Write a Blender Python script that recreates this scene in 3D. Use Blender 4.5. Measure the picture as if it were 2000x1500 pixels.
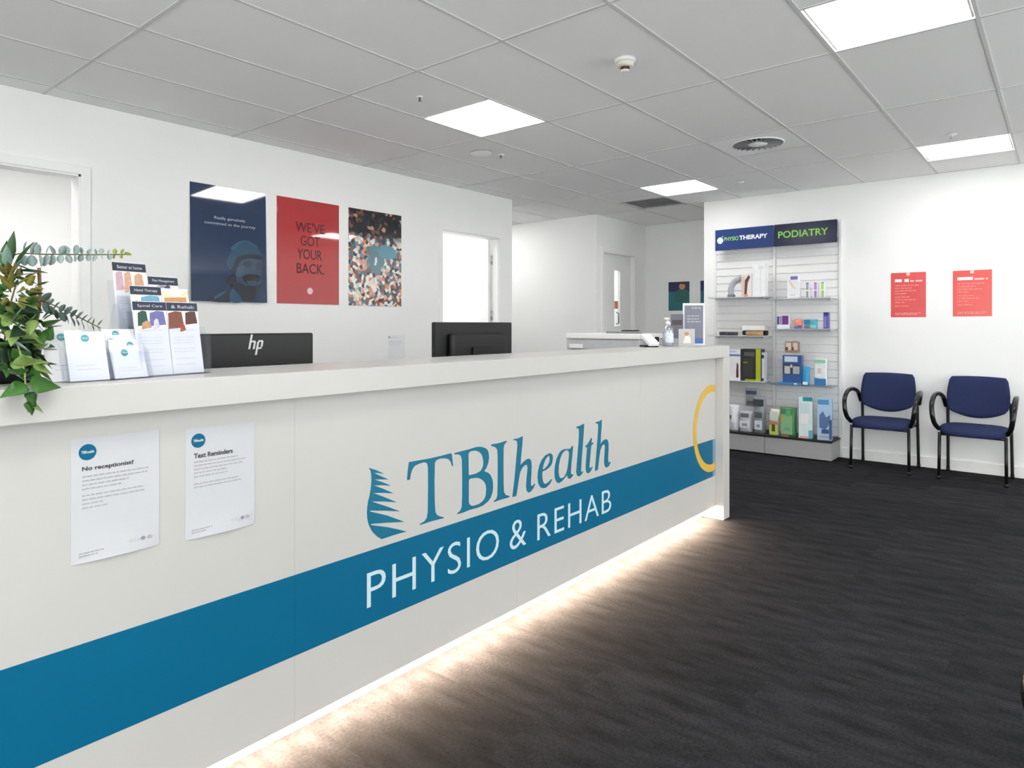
# Reception area of a physiotherapy clinic: white counter with teal stripe, posters, display stand, two blue chairs.
# World: X runs along the counter, Y towards the wall behind it, Z up, metres.
import bpy, bmesh, math, random
from mathutils import Vector, Matrix

for _o in list(bpy.data.objects):
    bpy.data.objects.remove(_o, do_unlink=True)
SC = bpy.context.scene
COL = SC.collection
PI = math.pi
R = math.radians

# ------------------------------------------------------------------ camera, world, exposure
CAM_H = 1.3193
_cd = bpy.data.cameras.new('camera')
CAM = bpy.data.objects.new('camera', _cd)
COL.objects.link(CAM)
CAM.location = (0, 0, CAM_H)
CAM.rotation_euler = (R(90), 0, R(-49.772))
_cd.sensor_width = 36
_cd.lens = 1314.88 / 2000 * 36
_cd.shift_x = 0.01469
_cd.shift_y = -0.0579
_cd.clip_start = 0.02
SC.camera = CAM

WORLD = bpy.data.worlds.new('world')
SC.world = WORLD
WORLD.use_nodes = True
WORLD.node_tree.nodes['Background'].inputs[0].default_value = (1, 1, 1, 1)
WORLD.node_tree.nodes['Background'].inputs[1].default_value = 3.8    # even white daylight, comes in through the added windows

SC.view_settings.view_transform = 'Standard'
SC.view_settings.look = 'None'
SC.view_settings.gamma = 1
SC.view_settings.use_curve_mapping = False
SC.view_settings.exposure = 0.62
PANEL_E = 9.0        # radiance of the ceiling panels
ROOM_E = 11.0        # radiance of the panels in the rooms behind the doors
LED_E = 230.0         # radiance of the strip under the counter
SC.cycles.max_bounces = 10
SC.cycles.diffuse_bounces = 7
SC.cycles.transparent_max_bounces = 16

# ------------------------------------------------------------------ materials
def lin(c):
    c = c / 255.0
    return c / 12.92 if c <= 0.04045 else ((c + 0.055) / 1.055) ** 2.4

def rgb(r, g, b):
    return (lin(r), lin(g), lin(b), 1)

_mats = {}

def mat(name, col, rough=0.5, spec=0.5, metal=0.0, var=0.05, scale=30.0, bump=0.0, stretch=None, coat=0.0, rnd=0.0):
    """Principled material with a procedural tone variation and optional fine relief."""
    if name in _mats:
        return _mats[name]
    m = bpy.data.materials.new(name)
    m.use_nodes = True
    nt = m.node_tree
    b = nt.nodes['Principled BSDF']
    c = rgb(*col)
    b.inputs['Roughness'].default_value = rough
    b.inputs['Specular IOR Level'].default_value = spec
    b.inputs['Metallic'].default_value = metal
    b.inputs['Coat Weight'].default_value = coat
    b.inputs['Coat Roughness'].default_value = 0.02
    tc = nt.nodes.new('ShaderNodeTexCoord')
    mp = nt.nodes.new('ShaderNodeMapping')
    nt.links.new(tc.outputs['Object'], mp.inputs[0])
    if stretch:
        mp.inputs['Scale'].default_value = stretch
    nz = nt.nodes.new('ShaderNodeTexNoise')
    nz.inputs['Scale'].default_value = scale
    nz.inputs['Detail'].default_value = 4
    nt.links.new(mp.outputs[0], nz.inputs['Vector'])
    rp = nt.nodes.new('ShaderNodeValToRGB')
    rp.color_ramp.elements[0].position = 0.3
    rp.color_ramp.elements[1].position = 0.7
    rp.color_ramp.elements[0].color = [x * (1 - var) for x in c[:3]] + [1]
    rp.color_ramp.elements[1].color = [min(1, x * (1 + var)) for x in c[:3]] + [1]
    nt.links.new(nz.outputs['Fac'], rp.inputs[0])
    out = rp.outputs[0]
    if rnd:
        oi = nt.nodes.new('ShaderNodeObjectInfo')
        mr = nt.nodes.new('ShaderNodeMapRange')
        mr.inputs['To Min'].default_value = 1 - rnd
        mr.inputs['To Max'].default_value = 1 + rnd
        nt.links.new(oi.outputs['Random'], mr.inputs['Value'])
        mx = nt.nodes.new('ShaderNodeVectorMath')
        mx.operation = 'SCALE'
        nt.links.new(out, mx.inputs[0])
        nt.links.new(mr.outputs[0], mx.inputs['Scale'])
        out = mx.outputs[0]
    nt.links.new(out, b.inputs['Base Color'])
    if bump:
        bp = nt.nodes.new('ShaderNodeBump')
        bp.inputs['Strength'].default_value = bump
        bp.inputs['Distance'].default_value = 0.002
        nt.links.new(nz.outputs['Fac'], bp.inputs['Height'])
        nt.links.new(bp.outputs[0], b.inputs['Normal'])
    _mats[name] = m
    return m

def glow(name, col, strength):
    if name in _mats:
        return _mats[name]
    m = bpy.data.materials.new(name)
    m.use_nodes = True
    b = m.node_tree.nodes['Principled BSDF']
    b.inputs['Base Color'].default_value = rgb(250, 250, 250)
    b.inputs['Emission Color'].default_value = (*col, 1)
    b.inputs['Emission Strength'].default_value = strength
    _mats[name] = m
    return m

def clear(name, tint=(250, 251, 253), fac=0.0, rough=0.05):
    """Thin clear acrylic: mostly see-through with a gloss."""
    if name in _mats:
        return _mats[name]
    m = bpy.data.materials.new(name)
    m.use_nodes = True
    nt = m.node_tree
    nt.nodes.remove(nt.nodes['Principled BSDF'])
    out = nt.nodes['Material Output']
    tr = nt.nodes.new('ShaderNodeBsdfTransparent')
    tr.inputs[0].default_value = rgb(*tint)
    gl = nt.nodes.new('ShaderNodeBsdfGlossy')
    gl.inputs['Roughness'].default_value = rough
    mx = nt.nodes.new('ShaderNodeMixShader')
    lw = nt.nodes.new('ShaderNodeLayerWeight')          # same reflectance on both faces of a thin sheet
    lw.inputs[0].default_value = 0.5
    pw = nt.nodes.new('ShaderNodeMath')
    pw.operation = 'POWER'
    pw.inputs[1].default_value = 4.0
    nt.links.new(lw.outputs['Facing'], pw.inputs[0])
    ad = nt.nodes.new('ShaderNodeMath')
    ad.operation = 'MULTIPLY_ADD'
    ad.use_clamp = True
    ad.inputs[1].default_value = 0.5
    ad.inputs[2].default_value = 0.02 + fac
    nt.links.new(pw.outputs[0], ad.inputs[0])
    nt.links.new(ad.outputs[0], mx.inputs[0])
    nt.links.new(tr.outputs[0], mx.inputs[1])
    nt.links.new(gl.outputs[0], mx.inputs[2])
    nt.links.new(mx.outputs[0], out.inputs[0])
    _mats[name] = m
    return m

def crowd_material():
    """Blurred print of a crowd: dark rows at the top, colourful patches below, a teal shape in the middle."""
    m = bpy.data.materials.new('crowd_print')
    m.use_nodes = True
    nt = m.node_tree
    b = nt.nodes['Principled BSDF']
    b.inputs['Specular IOR Level'].default_value = 1.0
    b.inputs['Roughness'].default_value = 0.04
    N = nt.nodes.new
    L = nt.links.new
    tc = N('ShaderNodeTexCoord')
    nz = N('ShaderNodeTexNoise'); nz.inputs['Scale'].default_value = 18
    L(tc.outputs['Object'], nz.inputs['Vector'])
    mixv = N('ShaderNodeVectorMath'); mixv.operation = 'MULTIPLY_ADD'
    L(nz.outputs['Color'], mixv.inputs[0]); mixv.inputs[1].default_value = (0.03, 0.03, 0.0)
    L(tc.outputs['Object'], mixv.inputs[2])
    vo = N('ShaderNodeTexVoronoi'); vo.inputs['Scale'].default_value = 34
    vo.voronoi_dimensions = '2D'
    L(mixv.outputs[0], vo.inputs['Vector'])
    wn = N('ShaderNodeSeparateColor'); L(vo.outputs['Color'], wn.inputs[0])
    cell = vo.outputs['Position']
    rp = N('ShaderNodeValToRGB'); rp.color_ramp.interpolation = 'CONSTANT'
    cols = [(235, 225, 210), (60, 60, 66), (222, 186, 164), (240, 240, 240), (132, 84, 74), (120, 138, 168), (226, 138, 96), (245, 240, 232), (84, 118, 126), (112, 98, 88), (214, 160, 146), (96, 84, 108), (234, 216, 188), (50, 50, 56), (238, 236, 232), (206, 210, 214)]
    e = rp.color_ramp.elements
    e[0].color = rgb(*cols[0]); e[0].position = 0
    e[1].color = rgb(*cols[1]); e[1].position = 1 / 16
    for i in range(2, 16):
        q = e.new(i / 16); q.color = rgb(*cols[i])
    L(wn.outputs[0], rp.inputs[0])
    # dark rows
    rd = N('ShaderNodeValToRGB'); rd.color_ramp.interpolation = 'CONSTANT'
    d = rd.color_ramp.elements
    d[0].color = rgb(24, 24, 28); d[1].position = 0.45; d[1].color = rgb(42, 44, 50)
    for ps, cc in ((0.62, (30, 45, 52)), (0.80, (120, 78, 64)), (0.87, (190, 150, 132)), (0.92, (50, 50, 60))):
        q = d.new(ps); q.color = rgb(*cc)
    L(wn.outputs[1], rd.inputs[0])
    sx = N('ShaderNodeSeparateXYZ'); L(cell, sx.inputs[0])
    up = N('ShaderNodeMapRange'); up.inputs['From Min'].default_value = 0.585; up.inputs['From Max'].default_value = 0.65
    L(sx.outputs['Y'], up.inputs['Value'])
    m1 = N('ShaderNodeMix'); m1.data_type = 'RGBA'
    L(up.outputs[0], m1.inputs['Factor']); L(rp.outputs[0], m1.inputs['A']); L(rd.outputs[0], m1.inputs['B'])
    # teal flag in the middle
    def dist(c, s):
        a = N('ShaderNodeVectorMath'); a.operation = 'SUBTRACT'; a.inputs[1].default_value = (*c, 0)
        L(cell, a.inputs[0])
        k = N('ShaderNodeVectorMath'); k.operation = 'MULTIPLY'; k.inputs[1].default_value = (1 / s[0], 1 / s[1], 0)
        L(a.outputs[0], k.inputs[0])
        ln = N('ShaderNodeVectorMath'); ln.operation = 'LENGTH'; L(k.outputs[0], ln.inputs[0])
        r = N('ShaderNodeMapRange'); r.inputs['From Min'].default_value = 1.08; r.inputs['From Max'].default_value = 0.92
        L(ln.outputs['Value'], r.inputs['Value'])
        return r.outputs[0]
    for c, s, cc in (((0.31, 0.43), (0.10, 0.13), (88, 128, 142)), ((0.45, 0.50), (0.12, 0.06), (92, 150, 172)), ((0.31, 0.36), (0.05, 0.06), (96, 132, 146)), ((0.315, 0.42), (0.016, 0.04), (225, 232, 235))):
        f = dist(c, s)
        mm = N('ShaderNodeMix'); mm.data_type = 'RGBA'
        L(f, mm.inputs['Factor']); L(m1.outputs['Result'], mm.inputs['A']); mm.inputs['B'].default_value = rgb(*cc)
        m1 = mm
    L(m1.outputs['Result'], b.inputs['Base Color'])
    return m

M_WALL = mat('wall_paint', (248, 248, 247), 0.6, 0.3, var=0.008, scale=3)
M_TRIM = mat('trim_white', (248, 248, 247), 0.35, 0.4, var=0.01)
M_DOOR = mat('door_white', (243, 243, 242), 0.4, 0.4, var=0.01)
M_TILE = mat('ceiling_tile', (249, 249, 249), 0.9, 0.1, var=0.02, scale=220, bump=0.25, rnd=0.008)
M_RAIL = mat('ceiling_rail', (217, 217, 217), 0.5, 0.3, var=0.01)
M_WHITE = mat('white_laminate', (203, 201, 198), 0.32, 0.4, var=0.008, scale=4)
M_WHITEP = mat('white_plastic', (236, 236, 236), 0.35, 0.5, var=0.01)
M_TEAL = mat('teal_vinyl', (0, 101, 138), 0.45, 0.25, var=0.02, scale=3)
M_TEALD = mat('teal_print', (40, 140, 160), 0.5, 0.3, var=0.02)
M_LETTER = mat('teal_letter', (16, 112, 142), 0.4, 0.4, var=0.02)
M_WLETTER = mat('pale_letter', (205, 226, 234), 0.4, 0.4, var=0.01)
M_PUREW = mat('print_white', (246, 246, 246), 0.5, 0.3, var=0.004)
M_GOLD = mat('gold_vinyl', (226, 182, 66), 0.4, 0.4, var=0.03)
M_TEALP = mat('teal_pale', (90, 170, 182), 0.5, 0.3, var=0.02)
M_PALEBLUE = mat('faded_vinyl', (120, 160, 178), 0.4, 0.4, var=0.02)
M_CARPET = mat('charcoal_carpet', (41, 41, 44), 0.95, 0.1, var=0.40, scale=8, bump=0.4, stretch=(2.0, 0.65, 1), rnd=0.17)
def carpet_grain(m):
    """Adds the fleck of the pile over the streaks."""
    nt = m.node_tree
    b = nt.nodes['Principled BSDF']
    src = b.inputs['Base Color'].links[0].from_socket
    tc = nt.nodes.new('ShaderNodeTexCoord')
    nz = nt.nodes.new('ShaderNodeTexNoise')
    nz.inputs['Scale'].default_value = 95
    nz.inputs['Detail'].default_value = 3
    nt.links.new(tc.outputs['Object'], nz.inputs['Vector'])
    mr = nt.nodes.new('ShaderNodeMapRange')
    mr.inputs['From Min'].default_value = 0.3
    mr.inputs['From Max'].default_value = 0.7
    mr.inputs['To Min'].default_value = 0.72
    mr.inputs['To Max'].default_value = 1.28
    nt.links.new(nz.outputs['Fac'], mr.inputs['Value'])
    mx = nt.nodes.new('ShaderNodeVectorMath')
    mx.operation = 'SCALE'
    nt.links.new(src, mx.inputs[0])
    nt.links.new(mr.outputs[0], mx.inputs['Scale'])
    nt.links.new(mx.outputs[0], b.inputs['Base Color'])
carpet_grain(M_CARPET)
M_CARPETB = mat('carpet_backing', (36, 36, 39), 0.95, 0.1, var=0.2, scale=60)
M_BLACK = mat('black_plastic', (19, 19, 21), 0.45, 0.4, var=0.08)
M_BLACKG = mat('black_gloss', (20, 20, 22), 0.2, 0.5, var=0.05)
M_DARK = mat('dark_metal', (15, 15, 17), 0.4, 0.5, var=0.06)
M_NAVYF = mat('navy_fabric', (46, 54, 90), 0.9, 0.15, var=0.16, scale=260, bump=0.5)
M_TEALF = mat('dark_teal_fabric', (26, 44, 48), 0.9, 0.15, var=0.16, scale=260, bump=0.5)
M_GREYM = mat('grey_metal', (150, 150, 152), 0.45, 0.4, var=0.03)
M_GREY = mat('mid_grey', (140, 142, 146), 0.5, 0.4, var=0.04)
M_LGREY = mat('light_grey', (204, 205, 208), 0.5, 0.4, var=0.02)
M_CHROME = mat('chrome', (200, 200, 202), 0.2, 0.5, metal=1.0, var=0.02)
M_NAVY = mat('navy_print', (30, 44, 78), 0.3, 0.4, var=0.05, scale=6)
M_SIGN1 = mat('sign_blue', (38, 62, 118), 0.18, 0.5, var=0.06, scale=5)
M_SIGN2 = mat('sign_navy', (26, 36, 66), 0.18, 0.5, var=0.06, scale=5)
M_GREENL = mat('sign_green', (150, 215, 90), 0.4, 0.3, var=0.02)
M_PAPER = mat('paper', (240, 240, 243), 0.6, 0.2, var=0.006)
M_INK = mat('ink', (70, 70, 74), 0.6, 0.2, var=0.05)
M_INKL = mat('ink_grey', (176, 176, 180), 0.6, 0.2, var=0.05)
M_ACRYL = clear('clear_acrylic')
M_GLASS = clear('door_glass', (250, 252, 251), 0.0)
M_PANEL = glow('light_diffuser', (1.0, 0.985, 0.97), PANEL_E)
M_PANELR = glow('room_light_diffuser', (1.0, 0.99, 0.98), ROOM_E)
M_LED = glow('led_strip', (1.0, 0.75, 0.53), LED_E)

# ------------------------------------------------------------------ helpers
def link(o, parent=None):
    COL.objects.link(o)
    if parent is not None:
        o.parent = parent
    return o

def obj(name, me, m, parent=None, loc=(0, 0, 0), rot=(0, 0, 0)):
    o = bpy.data.objects.new(name, me)
    if m is not None and not me.materials:
        me.materials.append(m)
    o.location = loc
    o.rotation_euler = rot
    return link(o, parent)

def tag(o, label=None, cat=None, group=None, kind=None):
    if label: o['label'] = label
    if cat: o['category'] = cat
    if group: o['group'] = group
    if kind: o['kind'] = kind
    return o

def thing(name, label, cat, loc=(0, 0, 0), rot=(0, 0, 0), group=None):
    o = bpy.data.objects.new(name, None)
    o.empty_display_size = 0.05
    o.location = loc
    o.rotation_euler = rot
    link(o)
    return tag(o, label, cat, group)

def bm_mesh(bm, name='mesh', smooth=False):
    bmesh.ops.recalc_face_normals(bm, faces=bm.faces)
    me = bpy.data.meshes.new(name)
    bm.to_mesh(me)
    bm.free()
    if smooth:
        for p in me.polygons:
            p.use_smooth = True
    return me

def add_box(bm, lo, hi, bev=0.0, seg=1):
    t = bmesh.new()
    bmesh.ops.create_cube(t, size=1)
    s = [hi[i] - lo[i] for i in range(3)]
    c = [(hi[i] + lo[i]) / 2 for i in range(3)]
    for v in t.verts:
        v.co = Vector((v.co.x * s[0] + c[0], v.co.y * s[1] + c[1], v.co.z * s[2] + c[2]))
    if bev:
        bmesh.ops.bevel(t, geom=list(t.edges), offset=min(bev, min(s) * 0.45), segments=seg, affect='EDGES', profile=0.5)
    tm = bpy.data.meshes.new('t')
    t.to_mesh(tm)
    t.free()
    bm.from_mesh(tm)
    bpy.data.meshes.remove(tm)

def box(name, lo, hi, m, parent=None, bev=0.002, seg=1, loc=(0, 0, 0), rot=(0, 0, 0)):
    bm = bmesh.new()
    add_box(bm, lo, hi, bev, seg)
    return obj(name, bm_mesh(bm, name), m, parent, loc, rot)

def boxes(name, lst, m, parent=None, bev=0.0, loc=(0, 0, 0), rot=(0, 0, 0)):
    bm = bmesh.new()
    for lo, hi in lst:
        add_box(bm, lo, hi, bev)
    return obj(name, bm_mesh(bm, name), m, parent, loc, rot)

def struct(o, label=None):
    o['kind'] = 'structure'
    if label: o['label'] = label
    return o

def spline_pts(pts, n=6):
    P = [Vector(p) for p in pts]
    if len(P) < 3:
        return P
    out = []
    for i in range(len(P) - 1):
        a = P[max(i - 1, 0)]; b = P[i]; c = P[i + 1]; d = P[min(i + 2, len(P) - 1)]
        for k in range(n):
            t = k / n
            out.append(0.5 * ((2 * b) + (c - a) * t + (2 * a - 5 * b + 4 * c - d) * t * t + (3 * b - a - 3 * c + d) * t ** 3))
    out.append(P[-1])
    return out

def add_tube(bm, pts, r, sides=8, curve=True, n=6, flat=1.0):
    P = spline_pts(pts, n) if curve else [Vector(p) for p in pts]
    rings = []
    up = None
    for i, p in enumerate(P):
        d = (P[min(i + 1, len(P) - 1)] - P[max(i - 1, 0)]).normalized()
        if up is None:
            up = Vector((0, 0, 1)) if abs(d.z) < 0.9 else Vector((0, 1, 0))
        s = d.cross(up).normalized()
        up = s.cross(d).normalized()
        rr = r[min(i, len(r) - 1)] if isinstance(r, (list, tuple)) else r
        rings.append([bm.verts.new(p + s * math.cos(2 * PI * k / sides) * rr * flat + up * math.sin(2 * PI * k / sides) * rr) for k in range(sides)])
    for a, b in zip(rings, rings[1:]):
        for k in range(sides):
            bm.faces.new((a[k], a[(k + 1) % sides], b[(k + 1) % sides], b[k]))
    bm.faces.new(rings[0]); bm.faces.new(rings[-1])

def tube(name, pts, r, m, parent=None, sides=8, curve=True, n=6, flat=1.0, loc=(0, 0, 0)):
    bm = bmesh.new()
    add_tube(bm, pts, r, sides, curve, n, flat)
    return obj(name, bm_mesh(bm, name, True), m, parent, loc)

def lathe(name, prof, m, parent=None, sides=24, loc=(0, 0, 0), rot=(0, 0, 0), smooth=True):
    """prof: list of (radius, z), revolved about local Z."""
    bm = bmesh.new()
    rings = []
    for r, z in prof:
        if r < 1e-6:
            rings.append([bm.verts.new((0, 0, z))])
        else:
            rings.append([bm.verts.new((r * math.cos(2 * PI * k / sides), r * math.sin(2 * PI * k / sides), z)) for k in range(sides)])
    for a, b in zip(rings, rings[1:]):
        for k in range(sides):
            k2 = (k + 1) % sides
            if len(a) == 1 and len(b) == 1:
                continue
            if len(a) == 1:
                bm.faces.new((a[0], b[k], b[k2]))
            elif len(b) == 1:
                bm.faces.new((a[k], a[k2], b[0]))
            else:
                bm.faces.new((a[k], a[k2], b[k2], b[k]))
    for q in (rings[0], rings[-1]):
        if len(q) > 2:
            bm.faces.new(q)
    me = bm_mesh(bm, name, smooth)
    o = obj(name, me, m, parent, loc, rot)
    return o

def shape_mesh(loops, thick=0.001, name='shape'):
    """Flat outlines with holes (local XY) given a thickness along +Z."""
    cu = bpy.data.curves.new(name, 'CURVE')
    cu.dimensions = '2D'
    cu.fill_mode = 'BOTH'
    cu.extrude = thick / 2
    for lp in loops:
        s = cu.splines.new('POLY')
        s.points.add(len(lp) - 1)
        for i, p in enumerate(lp):
            s.points[i].co = (p[0], p[1], 0, 1)
        s.use_cyclic_u = True
    o = bpy.data.objects.new(name, cu)
    COL.objects.link(o)
    dg = bpy.context.evaluated_depsgraph_get()
    me = bpy.data.meshes.new_from_object(o.evaluated_get(dg))
    bpy.data.objects.remove(o)
    bpy.data.curves.remove(cu)
    me.transform(Matrix.Translation((0, 0, thick / 2)))
    for p in me.polygons:
        p.use_smooth = False
    return me

def text_mesh(s, x0, y0, w, h, thick=0.0006, weight=0.0, spacing=1.0, align='FIT', shear=0.0):
    """Lettering fitted to the rectangle x0, y0, w, h (w None: keep the proportion)."""
    cu = bpy.data.curves.new('text', 'FONT')
    cu.body = s
    cu.space_character = spacing
    cu.offset = weight
    cu.shear = shear
    cu.resolution_u = 4
    cu.fill_mode = 'BOTH'
    o = bpy.data.objects.new('text', cu)
    COL.objects.link(o)
    dg = bpy.context.evaluated_depsgraph_get()
    me = bpy.data.meshes.new_from_object(o.evaluated_get(dg))
    bpy.data.objects.remove(o)
    bpy.data.curves.remove(cu)
    xs = [v.co.x for v in me.vertices]; ys = [v.co.y for v in me.vertices]
    ax, bx, ay, by = min(xs), max(xs), min(ys), max(ys)
    sy = h / (by - ay)
    sx = sy if w is None else w / (bx - ax)
    for v in me.vertices:
        v.co = Vector(((v.co.x - ax) * sx + x0, (v.co.y - ay) * sy + y0, 0))
    bm = bmesh.new()
    bm.from_mesh(me)
    g = bmesh.ops.extrude_face_region(bm, geom=list(bm.faces))
    for v in g['geom']:
        if isinstance(v, bmesh.types.BMVert):
            v.co.z += thick
    bmesh.ops.recalc_face_normals(bm, faces=bm.faces)
    bm.to_mesh(me)
    bm.free()
    me.materials.clear()
    for p in me.polygons:
        p.use_smooth = False
    return me

def rect(x0, y0, x1, y1):
    return [(x0, y0), (x1, y0), (x1, y1), (x0, y1)]

def disc(cx, cy, r, n=28):
    return [(cx + r * math.cos(2 * PI * i / n), cy + r * math.sin(2 * PI * i / n)) for i in range(n)]

def flat(name, loops, m, parent, z=0.0, thick=0.0006):
    return obj(name, shape_mesh(loops, thick, name), m, parent, (0, 0, z))

def lettering(parent, s, x0, y0, w, h, m, z=0.0, name='lettering', **k):
    return obj(name, text_mesh(s, x0, y0, w, h, **k), m, parent, (0, 0, z))

def greek_lines(parent, rows, m, z, hgt, seed=1, name='printed_text'):
    """Rows of unreadable small print: one thin bar for each word. rows: (x0, x1, y)."""
    rr = random.Random(seed)
    bm = bmesh.new()
    for x0, x1, y in rows:
        x = x0
        while x < x1 - hgt:
            w = min(rr.uniform(1.6, 5.0) * hgt, x1 - x)
            add_box(bm, (x, y, 0), (x + w, y + hgt, 0.0004))
            x += w + hgt * 0.8
    o = obj(name, bm_mesh(bm, name), m, parent, (0, 0, z))
    o['kind'] = 'stuff'
    return o

FACE_Y = (R(90), 0, 0)           # sheet on a wall, seen when looking along +Y
FACE_X = (R(90), 0, R(-90))      # sheet on a wall, seen when looking along +X

# ------------------------------------------------------------------ the room
CEIL = 2.7055
WY, WX = 4.6925, 7.327           # wall behind the counter, wall with the chairs
fl = struct(box('floor', (-2.4, -3.4, -0.12), (9.0, 8.3, -0.006), M_CARPETB, bev=0))
_pm = None
for i in range(-3, 30):
    for j in range(-3, 5):
        x0 = -0.2 + 0.25 * i
        y0 = j * 1.0 + (0.5 if i % 2 else 0.0) - 0.15
        if x0 < -0.5 or x0 > 7.2 or y0 < -2.3 or y0 > 3.0:
            continue
        if y0 > 1.9 and x0 < 4.2:
            continue
        if _pm is None:
            bm = bmesh.new()
            add_box(bm, (0.0001, 0.0001, -0.006), (0.2499, 0.9999, 0), 0.0003)
            _pm = bm_mesh(bm, 'carpet_plank')
            _pm.materials.append(M_CARPET)
        obj('carpet_plank', _pm, None, fl, (x0, y0, 0))

def wall(name, lst):
    return struct(boxes(name, lst, M_WALL))

D1 = (0.62, 1.535); D2 = (4.70, 5.575); DH = 2.262
T = 0.12
wall('wall_back', [((-2.3, WY, 0), (D1[0], WY + T, CEIL)), ((D1[0], WY, DH), (D1[1], WY + T, CEIL)), ((D1[1], WY, 0), (D2[0], WY + T, CEIL)),
                   ((D2[0], WY, DH), (D2[1], WY + T, CEIL)), ((D2[1], WY, 0), (5.806, WY + T, CEIL))])
wall('wall_right', [((WX, -3.3, 0), (WX + T, 3.13, CEIL))])
wall('wall_passage_right', [((WX + T, 3.01, 0), (8.55, 3.13, CEIL))])
wall('wall_passage_end', [((8.55, 3.01, 0), (8.67, 4.50, CEIL))])
DC = (7.405, 8.205)
wall('wall_passage_left', [((7.25, 4.50, 0), (DC[0], 4.62, CEIL)), ((DC[0], 4.50, DH), (DC[1], 4.62, CEIL)), ((DC[1], 4.50, 0), (8.67, 4.62, CEIL))])
wall('wall_hall_right', [((7.25, 4.62, 0), (7.37, 8.2, CEIL))])
wall('wall_hall_left', [((5.686, WY + T, 0), (5.806, 8.2, CEIL))])
wall('wall_rooms_back', [((-2.3, 6.7, 0), (5.686, 6.82, CEIL)), ((5.686, 8.2, 0), (9.0, 8.32, CEIL))])
wall('wall_rooms_middle', [((3.0, WY + T, 0), (3.12, 6.7, CEIL))])
# unseen windows added behind the camera so daylight fills ceiling and walls
wall('wall_front', [((-2.42, -3.42, 0), (WX + T, -3.3, 0.08)), ((-2.42, -3.42, 2.64), (WX + T, -3.3, CEIL)), ((-2.42, -3.42, 0.08), (2.85, -3.3, 2.64)), ((5.9, -3.42, 0.08), (WX + T, -3.3, 2.64))])
wf = struct(boxes('added_window_2', [((2.85, -3.39, 0.08), (5.9, -3.33, 0.13)), ((2.85, -3.39, 2.59), (5.9, -3.33, 2.64))], mat('added_window_aluminium', (190, 192, 194), 0.4)), 'added unseen window opposite the display stand')
for k in range(4):
    x = 2.85 + k * 3.0 / 3
    box('mullion', (x, -3.39, 0.13), (x + 0.05, -3.33, 2.59), mat('added_window_aluminium', (190, 192, 194), 0.4), wf, 0)
    if k < 3:
        box('pane', (x + 0.05, -3.363, 0.13), (x + 3.0 / 3, -3.357, 2.59), M_GLASS, wf, 0)
wall('wall_left', [((-2.42, -3.3, 0), (-2.3, WY, 0.08)), ((-2.42, -3.3, 2.64), (-2.3, WY, CEIL)), ((-2.42, -3.3, 0.08), (-2.3, -3.1, 2.64)), ((-2.42, 2.0, 0.08), (-2.3, WY, 2.64)), ((-2.42, WY, 0), (-2.3, 8.2, CEIL))])
wf = struct(boxes('added_window_1', [((-2.39, -3.1, 0.08), (-2.33, 2.0, 0.13)), ((-2.39, -3.1, 2.59), (-2.33, 2.0, 2.64))], mat('added_window_aluminium', (190, 192, 194), 0.4)), 'wide added unseen window behind the camera')  # added in the left wall; its daylight grazes ceiling and right wall
for k in range(4):
    y = -3.1 + k * 5.05 / 3
    box('mullion', (-2.39, y, 0.13), (-2.33, y + 0.05, 2.59), mat('added_window_aluminium', (190, 192, 194), 0.4), wf, 0)
    if k < 3:
        box('pane', (-2.363, y + 0.05, 0.13), (-2.357, y + 5.05 / 3, 2.59), M_GLASS, wf, 0)
wall('wall_rooms_right', [((8.55, 4.62, 0), (8.67, 8.2, CEIL))])
struct(boxes('baseboard_right', [((WX - 0.013, -3.3, 0), (WX, 1.70, 0.10))], M_TRIM, bev=0.003))

# doors
def door_frame(name, x0, x1, y, face, label):
    """Frame with architrave in an opening of a wall that runs along X; face: y of the front side."""
    t = 0.02
    root = boxes(name, [((x0, y - 0.004, 0), (x0 + t, y + T + 0.004, DH)), ((x1 - t, y - 0.004, 0), (x1, y + T + 0.004, DH)), ((x0, y - 0.004, DH - t), (x1, y + T + 0.004, DH))], M_TRIM)
    struct(root, label)
    a = 0.055
    boxes('architrave', [((x0 - a + 0.01, y - 0.016, 0), (x0 + 0.008, y - 0.001, DH + a - 0.01)), ((x1 - 0.008, y - 0.016, 0), (x1 + a - 0.01, y - 0.001, DH + a - 0.01)),
                         ((x0 + 0.008, y - 0.016, DH - 0.008), (x1 - 0.008, y - 0.001, DH + a - 0.01))], M_TRIM, root, 0.002)
    return root

d = door_frame('door_1', D1[0], D1[1], WY, 0, 'white door frame with a bright room beyond, beside the plant')
box('door_leaf', (D1[0] + 0.022, WY + T + 0.005, 0.01), (D1[0] + 0.06, WY + T + 0.85, DH - 0.025), M_DOOR, d)
d = door_frame('door_2', D2[0], D2[1], WY, 0, 'white door standing open between crowd poster and wall corner')
lf = box('door_leaf', (D2[1] - 0.075, WY + T - 0.035, 0.01), (D2[1] - 0.037, WY + T + 0.80, DH - 0.025), M_DOOR, d)
for z in (0.25, 1.42, 2.02):
    lathe('hinge', [(0.009, -0.05), (0.009, 0.05)], M_CHROME, lf, 10, (D2[1] - 0.030, WY + T - 0.045, z))
d = door_frame('door_3', DC[0], DC[1], 4.50, 0, 'white passage door with narrow vertical glass strip')
bm = bmesh.new()
gx0, gx1, gz0, gz1 = 7.755, 7.905, 1.30, 2.04
for lo, hi in (((DC[0] + 0.022, 4.54, 0.01), (gx0, 4.58, DH - 0.025)), ((gx1, 4.54, 0.01), (DC[1] - 0.022, 4.58, DH - 0.025)),
               ((gx0, 4.54, 0.01), (gx1, 4.58, gz0)), ((gx0, 4.54, gz1), (gx1, 4.58, DH - 0.025))):
    add_box(bm, lo, hi)
lf = obj('door_leaf', bm_mesh(bm), M_DOOR, d)
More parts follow.
